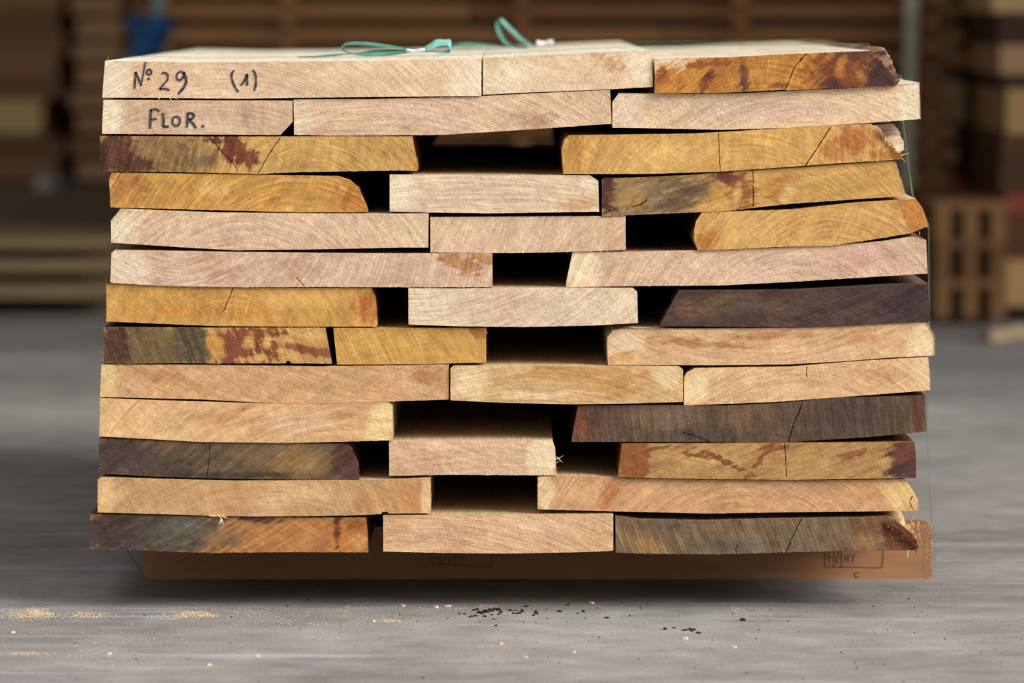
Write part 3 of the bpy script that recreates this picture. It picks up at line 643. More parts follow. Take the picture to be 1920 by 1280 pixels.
# bark strips that swell out beyond the sawn face ------------------------------------------
def bark(par, inner, outer, Y0, grow, L, c1, c2, name='bark_strip', label=None, seed=0, rough=.002, front=.15):
    """inner: curve on the plank's edge, outer: full bulge (px on the front plane), both top to bottom, same length"""
    n = 26
    def res(c):
        c = np.array(c, float); d = np.r_[0, np.cumsum(np.hypot(*(c[1:] - c[:-1]).T))]; u = np.linspace(0, d[-1], n)
        return np.stack([np.interp(u, d, c[:, 0]), np.interp(u, d, c[:, 1])], -1)
    I, O = res(inner), res(outer)
    ys = [Y0 + s for s in np.r_[np.linspace(0, grow, 14), np.linspace(grow, L, 22)[1:]]]
    V, C, F = [], [], []
    m = 2 * n
    for k, yy in enumerate(ys):
        g = front + (1 - front) * sstep(0, 1, (yy - Y0) / grow)
        Q = I * (1 - g) + O * g
        ns = fbm(Q[:, 1] / 4, np.full(n, yy * 14), seed, 3)
        ns2 = vn(Q[:, 1] / 2.2, np.full(n, yy * 40), seed + 2)
        pts = Pn(Q[:, 0], Q[:, 1], 0.0); pts[:, 1] = yy
        pts[:, 0] += rough * ns * (1 if k else .5) + .25 * rough * ns2
        back = Pn(I[:, 0] - 5, I[:, 1], 0.0); back[:, 1] = yy
        V.append(np.concatenate([pts, back[::-1]]))
        mix = np.clip(.5 + .9 * fbm(Q[:, 1] / 5, np.full(n, yy * 9), seed + 5, 3), 0, 1)[:, None]
        cc = alb(c1)[None] * (1 - mix) + alb(c2)[None] * mix
        C.append(np.concatenate([cc, cc[::-1]]))
        if k:
            for j in range(m):
                a = (k - 1) * m + j; b2 = (k - 1) * m + (j + 1) % m
                F.append((a, b2, b2 + m, a + m))
    last = (len(ys) - 1) * m
    for j in range(n - 1):
        F.append((j, m - 1 - j, m - 2 - j, j + 1)); F.append((last + j, last + j + 1, last + m - 2 - j, last + m - 1 - j))
    o = mesh_obj(name, np.concatenate(V), F, BARK, None, smooth=False, colors=np.concatenate(C))
    child(par, o)
    if label: o['label'] = label
    return o
bark(plank_by('orange and dark brown plank end with bark')['obj'], [(1636,96),(1651,114),(1668,136),(1684,157.5)], [(1652,89),(1663,89),(1668,97),(1680,122),(1690,152)], .004, .05, 1.9, (92,60,48), (168,130,108), label='rough pinkish brown bark edge', seed=2, rough=.003, front=.72)
k = MB()
for a in [(1640,99,1672,96,.0016),(1650,103,1668,98,.0012),(1652,113,1656,121,.0009),(1668,124,1672,131,.0009)]:
    k.spike(P(a[0], a[1], .0), P(a[2], a[3], .004), a[4], alb((60,38,28)))
child(plank_by('orange and dark brown plank end with bark')['obj'], k.build('bark_flake', BARK))
bark(plank_by('fibrous torn bark')['obj'], [(1642,235),(1656,262),(1676,284),(1688,296)], [(1688,236),(1699,250),(1709,270),(1709,284),(1694,297)], .006, .13, 1.9, (150,122,106), (228,198,168), label='grey pink fibrous torn bark', seed=5, rough=.003, front=.08)
bark(plank_by('mottled grey and purple brown')['obj'], [(1676,303),(1684,330),(1697,364)], [(1684,301),(1692,330),(1700,362)], .012, .06, 1.9, (196,166,140), (150,112,84), label='thin pale bark edge', seed=8, rough=.0014, front=.6)
bark(plank_by('crumbly splintered right tip')['obj'], [(1668,970),(1686,985),(1712,1006)], [(1692,964),(1708,984),(1715,1007)], .02, .16, 1.9, (236,206,166), (186,146,106), label='pale fibrous inner bark', seed=11, rough=.003, front=.05)
s = MB(); rr_ = random.Random(15)
for k_ in range(80):
    px = rr_.uniform(1684, 1724); py = rr_.uniform(966, 1000) + max(0, px - 1712) * .9
    p = P(px, min(py, 1010), rr_.uniform(.03, .3)); l = rr_.uniform(.005, .014)
    s.spike(p, p + Vector((rr_.uniform(-.25, .35) * l, -.3 * l, rr_.choice((-1, .7)) * l)), rr_.uniform(.0004, .0008), alb(rr_.choice([(226,198,158),(214,176,130),(190,150,108)])))
child(plank_by('crumbly splintered right tip')['obj'], s.build('loose_fibres', FIB))['kind'] = 'stuff'
# crumbs and hanging curls on the bottom right tip
s = MB(); rr_ = random.Random(5)
for k_ in range(260):
    u = rr_.random(); px = 1664 + 56 * u + rr_.gauss(0, 3); py = 974 + 46 * u ** .9 + rr_.uniform(-2, 12)
    p = P(min(px, 1721), min(py, 1030), .001); l = rr_.uniform(.001, .004)
    q = p + Vector((rr_.uniform(-1, 1) * l, -rr_.random() * .006, rr_.uniform(-1, 1) * l))
    s.spike(p, q, rr_.uniform(.0004, .0011), alb(rr_.choice([(104,62,36),(140,92,56),(72,44,30),(168,120,84),(120,74,44)])))
for a in [(1703,1031,1701,1048,.0009,(226,200,160)),(1706,1031,1707,1046,.0005,(160,110,70)),(1718,1030,1716,1047,.0009,(96,60,36)),(1717,1010,1722,1024,.0008,(110,66,38))]:
    s.spike(P(a[0], a[1], .003), P(a[2], a[3], .0), a[4], alb(a[5]))
child(plank_by('crumbly splintered right tip')['obj'], s.build('splinters', BARK))['kind'] = 'stuff'
# frayed fibres on the torn third row tip
s = MB()
for k_ in range(320):
    u = rr_.random(); px = 1640 + 48 * u + rr_.gauss(0, 2.5); py = 240 + 52 * u + rr_.uniform(-1, 9)
    p = P(min(px, 1692), min(py, 296), -.003); l = rr_.uniform(.002, .006)
    q = p + Vector((l * rr_.uniform(-.4, 1), -rr_.random() * .005, l * rr_.uniform(-.8, .7)))
    s.spike(p, q, rr_.uniform(.0003, .0007), alb(rr_.choice([(206,150,80),(176,112,52),(120,78,44),(226,186,130)])))
child(plank_by('fibrous torn bark')['obj'], s.build('splinters', BARK))['kind'] = 'stuff'

# ------------------------------------------------------------------ writing
INK, nti, bi = newmat('blue_black_marker')
_oc = N(nti, 'ShaderNodeTexCoord').outputs['Object']
_mp = N(nti, 'ShaderNodeMapping'); _mp.inputs['Scale'].default_value = (260, 260, 900); nti.links.new(_oc, _mp.inputs[0])
nti.links.new(ramp(nti, tex(nti, _mp.outputs[0], 1.0, 3, .7), [(.38, (.018, .017, .03)), (.55, (.045, .042, .065)), (.70, (.26, .20, .16))]), bi.inputs['Base Color'])
bi.inputs['Roughness'].default_value = .8
def ribbon_strokes(name, strokes, org, sc, Y, width, parent, mat=INK, smooth_it=True):
    m = MB()
    for st in strokes:
        wd = width
        if isinstance(st[0], (int, float)): wd = st[0] * width; st = st[1]
        pts = [Vector((org[0] + x / sc, org[1] + y / sc)) for x, y in st]
        q = []
        for a, b in zip(pts[:-1], pts[1:]):
            nseg = max(2, int((b - a).length / .8))
            for k in range(nseg): q.append(a.lerp(b, k / nseg))
        q.append(pts[-1])
        if smooth_it:
            for _ in range(3): q = [q[0]] + [(q[k - 1] + q[k] * 2 + q[k + 1]) / 4 for k in range(1, len(q) - 1)] + [q[-1]]
        for k in range(len(q) - 1):
            a, b = q[k], q[k + 1]; d = (b - a)
            if d.length < 1e-6: continue
            nn = Vector((-d.y, d.x)).normalized()
            ja = wd * (1 + .35 * mnoise.noise(Vector((a.x * .9, a.y * .9, 1))))
            jb = wd * (1 + .35 * mnoise.noise(Vector((b.x * .9, b.y * .9, 1))))
            if mnoise.noise(Vector((a.x * .7, a.y * 1.1, 5))) > .55: continue     # the pen skipped on the rough grain
            quad = [P(*(a + nn * ja), Y), P(*(b + nn * jb), Y), P(*(b - nn * jb), Y), P(*(a - nn * ja), Y)]
            quad2 = [v + Vector((0, .0006, 0)) for v in quad]
            m.add(quad + quad2, [(0, 1, 2, 3), (7, 6, 5, 4), (0, 4, 5, 1), (1, 5, 6, 2), (2, 6, 7, 3), (3, 7, 4, 0)])
    o = m.build(name, mat); child(parent, o); return o
def characters(groups, sc, Y, width, parent):
    for lab, strokes in groups:
        o = ribbon_strokes('handwritten_character', strokes, (230, 100), sc, Y, width, parent); o['label'] = 'blue black handwritten ' + lab
def ell(cx, cy, rx, ry, n=18): return [(cx + rx * math.cos(2 * math.pi * k / n), cy + ry * math.sin(2 * math.pi * k / n)) for k in range(n + 1)]
characters([('letter N', [[(168,238),(162,330),(155,450)], [(168,238),(205,320),(238,415)], (.7, [(238,415),(270,250),(295,112)])]),
    ('small raised o', [ell(342,240,32,34)]), ('dot', [ell(336,326,7,6,10)]),
    ('digit 2', [[(502,262),(540,243),(585,270),(582,335),(530,395),(475,455)], [(475,460),(540,452),(605,472)]]),
    ('digit 9', [[(780,240),(735,228),(695,270),(702,335),(745,348),(785,300),(785,245)], (1.3, [(785,240),(815,310),(820,375),(780,450),(715,522)])]),
    ('opening bracket', [[(1435,215),(1402,260),(1405,330),(1430,400),(1455,450),(1490,492)]]),
    ('digit 1', [[(1520,410),(1555,372),(1580,320),(1598,268)], (1.2, [(1603,262),(1600,340),(1603,410)])]),
    ('closing bracket', [[(1675,213),(1712,270),(1718,350),(1710,430),(1692,478)]])], 6.857, -.0013, 1.75, plank_by('No 29')['obj'])
characters([('letter F', [(1.2, [(368,722),(358,850),(355,965)]), [(350,735),(410,710),(475,740)], [(360,852),(440,840)]]),
    ('letter L', [(1.2, [(520,765),(528,850),(522,942)]), (1.2, [(522,942),(595,938)])]), ('letter O', [ell(690,870,50,62)]),
    ('letter R', [(1.2, [(840,770),(832,860),(828,950)]), (1.2, [(830,770),(895,768),(925,800),(900,835),(850,852)]), (1.3, [(850,852),(905,900),(945,960)])]),
    ('full stop', [ell(1032,935,8,8,10)])], 6.857, -.0023, 1.75, plank_by('FLOR.')['obj'])

# ------------------------------------------------------------------ bearers under the stack
YB = .40
zt = .0838
def bearer(y0, x0, x1, label, marks):
    m, n_ = MB(), 40
    # profile with a rounded lower left corner, swept in y; many segments along x
    h = zt; r = .012
    prof = []
    pts = [(x0 + r * (1 - math.cos(t)), r * (1 - math.sin(t))) for t in np.linspace(0, math.pi / 2, 7)]      # rounded lower-left
    outline = [(x0, h - .004), (x0 + .004, h)] ; outline = [(x0 + r - r * math.cos(a), r - r * math.sin(a)) for a in np.linspace(0, math.pi / 2, 7)]
    outline += [(x1 - .003, 0), (x1, .003)]
    rn = random.Random(3)
    for k in range(9): outline.append((x1 + rn.uniform(-.0015, .0015), .005 + (h - .01) * k / 8))
    outline += [(x1 - .002, h - .001), (x1 - .012, h), (x0 + .01, h), (x0, h - .01)]
    f = [(x, y0, z) for x, z in outline]; b = [(x, y0 + .1, z) for x, z in outline]; k = len(outline)
    m.add(f + b, [tuple(range(k)), tuple(range(2 * k - 1, k - 1, -1))] + [(j, k + j, k + (j + 1) % k, (j + 1) % k) for j in range(k)], alb((158, 114, 80)))
    o = m.build('bearer', tint_mat('brown_bearer_wood', .75, 7, 14, 45, .38, .0012) if 'bb' not in globals() else globals()['bb'])
    return o
mid = bearer(YB, P(268,1060,YB).x, P(1748,1060,YB).x, '', None)
tag(mid, 'long reddish brown square timber bearer lying on the ground under the front of the stack', 'timber bearer')
bb = mid.data.materials[0]
rear = bearer(1.55, -.60, .62, '', None)
tag(rear, 'second timber bearer far back under the stack', 'timber bearer')
we = MB(); rw = random.Random(8); xe = P(1748, 1060, YB).x
for k_ in range(620):
    u = rw.random(); zz = .002 + (zt - .004) * rw.random(); xx = xe - .016 * u ** 1.6 + .0015
    l = rw.uniform(.0012, .0035)
    we.spike((xx, YB - .0002, zz), (min(xx + rw.uniform(-.4, 1) * l, xe + .002), YB - .0012, min(zt - .001, max(.001, zz + rw.uniform(-1, 1) * l * .6))), rw.uniform(.0003, .0006), alb(rw.choice([(208, 180, 152), (222, 198, 174), (190, 152, 118)])))
child(mid, we.build('frayed_end', FIB))['label'] = 'pale frayed saw fibres along the right end'
STAMP = plain('faded_black_stamp', (.06, .04, .03), .8, .3, 300.0)
for ox, dy, big in ((808, 0, 0), (1547, 3, 1)):
    if not big:
        st = [[(0,22),(0,46),],[(0,46),(113,53)],[(34,22),(34,48)],[(113,22),(113,53)],[(17,22),(17,46)],[(6,36),(28,37)],
              [(44,26),(44,38)],[(52,26),(52,38)],[(44,32),(52,32)],[(56,26),(68,27)],[(62,26),(62,38)]]
    else:
        st = [[(0,18),(0,52)],[(0,52),(108,54)],[(17,18),(17,52)],[(31,18),(31,52)],[(110,18),(107,54)],[(8,26),(8,46)],[(3,35),(13,35)],
              [(22,24),(26,24),(26,34),(22,34),(22,44),(26,44)],
              [(38,30),(38,44)],[(44,30),(44,44)],[(38,37),(44,37)],[(48,30),(58,31)],[(53,31),(52,44)],[(64,64),(58,62),(55,67),(58,72),(64,71)]]
    o = ribbon_strokes('stamp', st, (ox, 1010), 1.0, YB - .0007, .6, mid, mat=STAMP, smooth_it=False)
    o.matrix_parent_inverse.identity()

# ------------------------------------------------------------------ green straps
STRAP, nts, bs = newmat('green_plastic_strap')
oc = N(nts, 'ShaderNodeTexCoord').outputs['Object']
nts.links.new(ramp(nts, tex(nts, oc, 60.0, 2), [(.3, (.07, .21, .155)), (.7, (.12, .31, .24))]), bs.inputs['Base Color'])
bs.inputs['Roughness'].default_value = .28; bs.inputs['Specular IOR Level'].default_value = .6
def ribbon3(mb, pts, wvec, th=.0007):
    """flat band along pts (world), wvec: width vector per point"""
    n = len(pts); V = []
    for k in range(n):
        d = (pts[min(n - 1, k + 1)] - pts[max(0, k - 1)]).normalized(); wv = wvec[k]; nn = d.cross(wv).normalized() * th
        V += [pts[k] + wv / 2 + nn, pts[k] - wv / 2 + nn, pts[k] - wv / 2 - nn, pts[k] + wv / 2 - nn]
    F = [(0, 1, 2, 3), tuple(4 * (n - 1) + j for j in (3, 2, 1, 0))]
    for k in range(n - 1):
        for j in range(4): F.append((4 * k + j, 4 * k + 4 + j, 4 * k + 4 + (j + 1) % 4, 4 * k + (j + 1) % 4))
    mb.add(V, F)
def catmull(p, n=10):
    p = [Vector(q) for q in p]; q = [p[0] * 2 - p[1]] + p + [p[-1] * 2 - p[-2]]; out = []
    for i in range(1, len(q) - 2):
        for k in range(n):
            t = k / n; a, b, c, d = q[i - 1], q[i], q[i + 1], q[i + 2]
            out.append(.5 * ((2 * b) + (c - a) * t + (2 * a - 5 * b + 4 * c - d) * t * t + (3 * b - a - 3 * c + d) * t ** 3))
    out.append(p[-1]); return out
WY = Vector((0, .013, 0))
def zfront(px, row):      # height of the top row at a front pixel column
    for b in B[:3]:
        if b['xs'][0] <= px <= b['xs'][-1]: return P(px, float(np.interp(px, b['xs'], b['t'])), 0).z
    return None
def strap_loop(Y, right_px, left_px, label):
    root = bpy.data.objects.new('strap', None); COL.objects.link(root); root.location = (0, Y, 0)
    tag(root, label, 'strap', 'green straps around the stack')
    m = MB()
    # over the top: straight spans between the high points, then down past the widest planks
    top = []
    for px in (216, 350, 520, 700, 850, 900, 1000, 1120, 1217):
        top.append(Vector((P(px, 110, 0).x, Y, zfront(px, 0) + .0024)))
    F0 = lambda a, c, dx: Vector((P(a, c, 0).x + dx, Y, P(a, c, 0).z))
    R = [F0(1648, 86, .0), F0(1668, 86, .002), F0(1694, 140, .006), F0(1731, 150, .004), F0(1733, 224, .004)] + ([F0(1746, 415, .006), F0(1760, 630, .006), F0(1760, 668, .005), F0(1752, 730, .006), F0(1744, 812, .006)] if Y > .6 else [P(*q, Y) for q in ((1711, 365), (1741, 420), (1742, 600), (1738, 810))])
    if Y > .6: R += [F0(1728, 960, .008), Vector((.64, Y, .084)), Vector((.64, Y, .004))]
    else: R += [P(1746, 980, Y), Vector((P(1751, 1000, Y).x, Y, .08)), Vector((P(1752, 1000, Y).x, Y, .004))]
    Lf = [F0(188, 113, -.001), F0(181, 250, -.004), F0(181, 740, -.004), F0(162, 960, -.004), F0(161, 1032, -.003), Vector((P(264, 1082, Y).x, Y, .004))]
    path = R[::-1] + top[::-1] + Lf
    # dense resample so it stays a crisp polyline
    ribbon3(m, path, [Vector((0, .010, 0))] * len(path), .0003)
    m.build('band', STRAP, root).location = (0, -Y, 0)
    return root
st1 = strap_loop(YB + .05, [(1660,88),(1684,150),(1697,230),(1711,365),(1743,420),(1741,600),(1737,810),(1745,980),(1751,1000),(1752,1082)],
                 [(236,109),(234,135),(230,250),(207,960),(208,1025),(268,1082)], 'thin green plastic strap nearest the front, tied with a looped bow on top')
st2 = strap_loop(1.25, [], [], 'thin green plastic strap further back, its loose loop standing up above the stack')
def loose(root, name, Y, px, wdirs, th=.0005, mat=STRAP, label=None, n=10, dy=None):
    m = MB()
    base = [P(a, b, Y) + Vector((0, (dy[k] if dy else 0), 0)) for k, (a, b) in enumerate(px)]
    pts = catmull(base, n); W = catmull([Vector(v) for v in wdirs], n)
    ribbon3(m, pts, W, th)
    o = m.build(name, mat, root, smooth=False); o.location = -root.location
    if label: o['label'] = label
    return o
Y1 = YB + .05
wy = (0, .012, .001)
loose(st1, 'loop', Y1, [(776,95.5),(735,98.5),(700,100),(664,101),(646,96),(640,89),(652,82),(690,82.5),(735,88),(778,93.5)],
      [(0,.012,.002),(0,.006,.008),(0,.006,.009),(0,.012,.002),(0,.013,.001),(0,.012,.002),(0,.011,.004),(0,.011,.005),(0,.011,.004),(0,.012,.001)], n=12)
loose(st1, 'tail', Y1 - .02, [(558,107.0),(590,106.4),(620,104.0),(650,101.5),(700,98.6),(770,95.5)], [(0,.01,.001),(0,.01,.002),(0,.009,.003),wy,wy,wy])
loose(st1, 'bow', Y1, [(790,93.5),(806,87),(818,81),(832,80),(843,81),(844,95),(832,98),(812,96.5),(792,97)],
      [(0,.011,.003),(0,.009,.008),(0,.006,.011),(0,.008,.009),(.003,.008,.009),(0,.010,.006),(0,.011,.004),(0,.012,.002),(0,.012,.002)], n=12, mat=plain('lit_green_strap', (.16, .44, .40), .3, .15, 60.0), label='green bow, lit tone painted in')  # same strap; its lit face is put into a lighter colour
SEAL = plain('bright_metal_seal', (.72, .74, .8), .35, .1, 200.0)
def seal(root, Y, x0, x1, y0, y1):
    m = MB(); n = 14
    ra = []
    for k in range(n + 1):
        u = k / n; px = x0 + (x1 - x0) * u; tw = u * math.pi * 1.3
        h = (y1 - y0) * (.30 + .20 * abs(math.cos(u * math.pi)))
        c = P(px, (y0 + y1) / 2 + 1.0 * math.sin(u * 6), Y); r = h * .00084
        ra.append([c + Vector((0, 1.6 * r * math.cos(t + tw), r * math.sin(t + tw))) for t in np.linspace(0, 2 * math.pi, 8, endpoint=False)])
    V = [v for r in ra for v in r]; F = [tuple(range(8))[::-1], tuple(8 * n + j for j in range(8))]
    for k in range(n):
        for j in range(8): F.append((8 * k + j, 8 * k + (j + 1) % 8, 8 * k + 8 + (j + 1) % 8, 8 * k + 8 + j))
    m.add(V, F); o = m.build('seal', SEAL, root, smooth=True); o.location = -root.location; o['label'] = 'white crimped seal'
seal(st1, Y1 - .004, 762, 796, 90.5, 98.5)
Y2 = 1.25
loose(st2, 'loop', Y2, [(990,89),(968,88),(948,80),(937,62),(934,42),(938,37),(943,41),(960,58),(980,76),(1003,86)],
      [(0,.012,.002),(0,.011,.003),(.003,.010,.004),(.009,.009,.0),(.009,.009,0),(.002,.012,.006),(.006,.009,.005),(.005,.009,.006),(.004,.010,.005),(0,.012,.002)], n=12)
loose(st2, 'tail', Y2, [(848,87),(872,84),(905,85),(940,87),(966,87.5)], [(0,.011,.005),(0,.011,.006),(0,.011,.005),(0,.011,.003),(0,.012,.001)])
seal(st2, Y2 - .004, 1006, 1037, 74, 88)

# ------------------------------------------------------------------ crumbs and dust on the concrete
DARKC = plain('dark_bark', (.03, .02, .015), .95, .5, 300.0)
CHIP = plain('fresh_wood_chip', (.62, .5, .33), .85, .2, 100.0)
def crumb_mesh(name, seed, mat):
    rnd = random.Random(seed); import bmesh
    bm = bmesh.new(); bmesh.ops.create_icosphere(bm, subdivisions=2, radius=1.0)
    for v in bm.verts:
        k = 1 + .55 * mnoise.noise(v.co * 1.3 + Vector((seed * 3.1, 0, 0))) + .2 * rnd.uniform(-1, 1)
        v.co *= k
    for v in bm.verts: v.co.z = max(v.co.z, -.7)
    me = bpy.data.meshes.new(name); bm.to_mesh(me); bm.free(); me.materials.append(mat); return me
CM = [crumb_mesh('bark_crumb', s_, DARKC) for s_ in range(5)]
def crumb(px, py, sx, sz, label='small dark brown bark crumb on the concrete in front of the stack', group='bark crumbs on the concrete', k=0):
    g = G(px, py); o = bpy.data.objects.new('bark_crumb', CM[k % 5]); COL.objects.link(o)
    s_ = sx * .00081 / 2
    o.scale = (s_, s_ * 1.2, sz * .00081 / 2); o.location = (g.x, g.y, .7 * o.scale[2]); o.rotation_euler = (0, 0, random.uniform(-.5, .5))
    tag(o, label, 'bark crumb', group)
crs = [(871,1151.5,5,3),(861,1151,4,2.5),(889,1144,8,3),(895,1143,7,4),(899,1149,9,5),(905,1150,9,5),(909,1147,10,6),(914,1148,8,5),(918,1144,7,5),(923,1146,8,6),(928,1144,10,6),(933,1144,8,6),(936,1144.5,8,5),(939,1149,7,5),(891,1155,8,3.5),(881,1157,5,2.5),(884,1156,6,3),(909,1156,7,3.5),(923,1153,6,3),(935,1152,5,3),(926,1160.5,5,2.5),(930,1173.5,5,3.5),
       (957,1144.5,8,3),(967,1144.5,8,2),(962,1150.5,5,4),(969,1151,5,3.5),(974,1150,7,4),(979,1147.5,6,7),(987,1137.5,9,4),(1005,1147.5,7,4),(1006,1151,8,4),(1000,1154,6,3),(1050,1147,7,4),(1062,1134,5,2),(1066,1132,4,2),(1025,1142,4,2),(1083,1150.5,4,2.5),(1094,1147,6,4.5),(1098,1159,4,2),(1138,1158.5,10,3),(1181,1155,4,3),(1065,1134.5,5,2.5),
       (1247,1180,7,4.5),(1264,1177.5,6,2.5),(1284,1181.5,10,3),(1294,1180,7,4),(1301,1181,7,4),(1297,1183,7,3),(1310,1187,9,4),(840,1160,3,2),(900,1166,3,2),(1120,1140,3,2)]
for k_, c_ in enumerate(crs): crumb(*c_, k=k_)
crumb(1393, 1163, 11, 5, label='single larger oval dark bark crumb lying alone right of the centre on the concrete', group=None, k=2)
# countable pale chips
def chip(px, py, wpx, rot, label, group='pale wood chips on the concrete'):
    g = G(px, py); m = MB(); a = wpx * .00083 / 2; bq = a * .8; h = .0022
    V = [(-a, -bq * .5, 0), (a * .7, -bq, 0), (a, bq * .6, 0), (-a * .6, bq, 0)]
    V += [(x * .9, y * .9, h * (1 + .4 * (x > 0))) for x, y, z in V]
    m.add(V, [(3, 2, 1, 0), (4, 5, 6, 7)] + [(j, (j + 1) % 4, 4 + (j + 1) % 4, 4 + j) for j in range(4)])
    o = m.build('wood_chip', CHIP); o.location = (g.x, g.y, 0); o.rotation_euler = (0, 0, rot); tag(o, label, 'wood chip', group)
for k_, (a, b_, c_) in enumerate([(840,1137,13),(817,1139,11),(755,1136,10),(24,1186,10),(392,1247,12),(483,1230,9),(1285,1198,13),(1376,1214,10),(1110,1131,11),(700,1165,8),(205,1226,9),(940,1208,10),(985,1233,8),(1075,1223,9)]):
    chip(a, b_, c_, k_ * 1.3, 'small pale wood chip lying flat on the grey concrete')
# sawdust: nobody could count it
m = MB(); rn = random.Random(9)
def dust(px, py, s0, s1, z=0):
    g = G(px, py); s_ = rn.uniform(s0, s1); a = rn.uniform(0, 6.28); e = rn.uniform(.3, 1)
    c, sn = math.cos(a) * s_, math.sin(a) * s_
    V = [(g.x - c, g.y - sn, z + .0002), (g.x + sn * e, g.y - c * e, z + .0002), (g.x + c, g.y + sn, z + .0002 + s_ * .5), (g.x - sn * e, g.y + c * e, z + s_ * .6)]
    m.add(V + [(g.x, g.y, z + s_ * .9)], [(0, 1, 4), (1, 2, 4), (2, 3, 4), (3, 0, 4), (3, 2, 1, 0)])
for cx, cy, sx, sy, n_, h_ in [(65,1153,34,7,1400,.004),(30,1153,30,9,200,0),(165,1153,45,6,420,0),(362,1153,34,6,700,.002),(390,1155,16,3,200,.002),(310,1158,40,5,160,0),(60,1226,60,4,220,0),(200,1232,70,14,120,0),(730,1164,25,3,140,0),(470,1150,70,10,150,0),(915,1138,28,4,90,0),(930,1150,40,8,80,0),(1400,1150,45,10,120,0),(1380,1143,12,5,50,0),(550,1170,160,18,220,0),(700,1150,200,20,220,0),(250,1200,200,25,260,0),(930,1212,40,3,60,0)]:
    for _ in range(int(n_ * 1.7)):
        a, b_ = rn.gauss(cx, sx * .55), rn.gauss(cy, sy * .6)
        if a < -40: continue
        dust(a, b_, .0003, .0013, rn.random() * h_ * math.exp(-((a - cx) / sx) ** 2 * 2))
for _ in range(1500): dust(rn.uniform(-20, 1940), rn.uniform(1095, 1290), .0003, .0011)
tag(m.build('sawdust', CHIP), 'fine pale sawdust scattered on the concrete in front of the stack', 'sawdust', kind='stuff')
m = MB()
for _ in range(900): dust(rn.uniform(-20, 1940), rn.uniform(1100, 1285), .0003, .0012)
for _ in range(140): dust(rn.uniform(-20, 1940), rn.uniform(1120, 1285), .0008, .0026)
for _ in range(160): dust(rn.gauss(920, 40), rn.gauss(1150, 6), .0004, .0012)
tag(m.build('dark_grit', DARKC), 'fine dark grit scattered over the concrete in front of the stack', 'grit', kind='stuff')

# ------------------------------------------------------------------ the yard behind (out of focus)
def bgboard(name, x0, x1, y0, y1, z0, z1, col, label, cat, group, mat=ROUGH, jit=.0):
    m = MB(); w_, d_, h_ = x1 - x0, y1 - y0, z1 - z0
    m.box((-w_ / 2, 0, 0), (w_ / 2, d_, h_), min(.004, h_ * .2), alb(col))
    o = m.build(name, mat); o.location = ((x0 + x1) / 2, y0, z0); tag(o, label, cat, group); return o
br = [(178,128,78),(158,112,70),(196,146,88),(138,98,64),(168,118,72),(224,170,106)]
rb = random.Random(21)
# low pile at the left
XA0, XA1 = -2.6, P(205, 500, 6.88).x
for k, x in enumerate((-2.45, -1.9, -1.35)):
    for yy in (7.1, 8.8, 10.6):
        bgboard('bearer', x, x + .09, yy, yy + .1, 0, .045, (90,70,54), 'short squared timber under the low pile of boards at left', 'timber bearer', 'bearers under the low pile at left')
for (z0, z1), n_ in zip([(.045, .095), (.125, .167), (.196, .224)], (14, 14, 14)):
    for k in range(n_):
        yy = 6.88 + .31 * k
        c = (158,134,108) if z0 > .19 else rb.choice([(150,128,102),(162,138,108)])
        c = tuple(int(v * rb.uniform(.92, 1.05)) for v in c)
        bgboard('board', XA0 + rb.uniform(-.05, 0), XA1, yy, yy + .3, z0, z1, c, 'blurred brown board in the low layered pile at left', 'board', 'boards of the low pile at left')
    if z0 < .19:
        for x in (-2.4, -1.85, -1.28):
            bgboard('sticker', x, x + .04, 6.9, 11.1, z1, z1 + .0295, (86,66,48), 'thin dark spacer lath between the layers of the low pile at left', 'spacer lath', 'spacer laths of the low pile at left', ROUGHY)
# tall pile of long boards across the back
YBk = 7.45
zl = lambda py, Y: P(960, py, Y).z
pitch = 0.0745; th = .047
xl, xr = XA1 + .045, P(1800, 50, YBk).x
ztop = zl(-6, YBk)
nlay = int(ztop / pitch) + 1
z = zl(34.5, YBk)      # underside of the band that crosses the top of the frame
levels = [z + pitch * (k - 11) for k in range(14)]
levels = [q for q in levels if q > .05]
sx_ = [P(541, 50, YBk).x, P(1388, 50, YBk).x, xl + .08, xr - .09, 0.03]
for k, z0 in enumerate(levels):
    cut = rb.uniform(-.25, .55)
    for a, b_ in ((xl + rb.uniform(-.03, .04), cut - .003), (cut + .003, xr + rb.uniform(-.05, .04))):
        yo = rb.uniform(-.05, .05)
        c = rb.choice(br); 
        bgboard('board', a, b_, YBk + .05 + yo, YBk + .42 + yo, z0, z0 + th, c, 'long blurred brown board in the tall stickered pile behind the stack', 'board', 'long boards of the tall pile behind')
    if k + 1 < len(levels):
        for x in sx_:
            bgboard('sticker', x - .022, x + .022, YBk - .04, YBk + .55, z0 + th + .0003, levels[k + 1] - .0003, rb.choice([(190,142,96),(168,122,86)]), 'spacer lath end between the layers of the tall pile behind the stack', 'spacer lath', 'spacer laths of the tall pile behind', ROUGHY)
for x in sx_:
    bgboard('bearer', x - .05, x + .05, YBk - .02, YBk + .5, 0, levels[0] - .0003, (70,54,42), 'squared timber under the tall pile behind the stack', 'timber bearer', 'bearers under the tall pile behind')
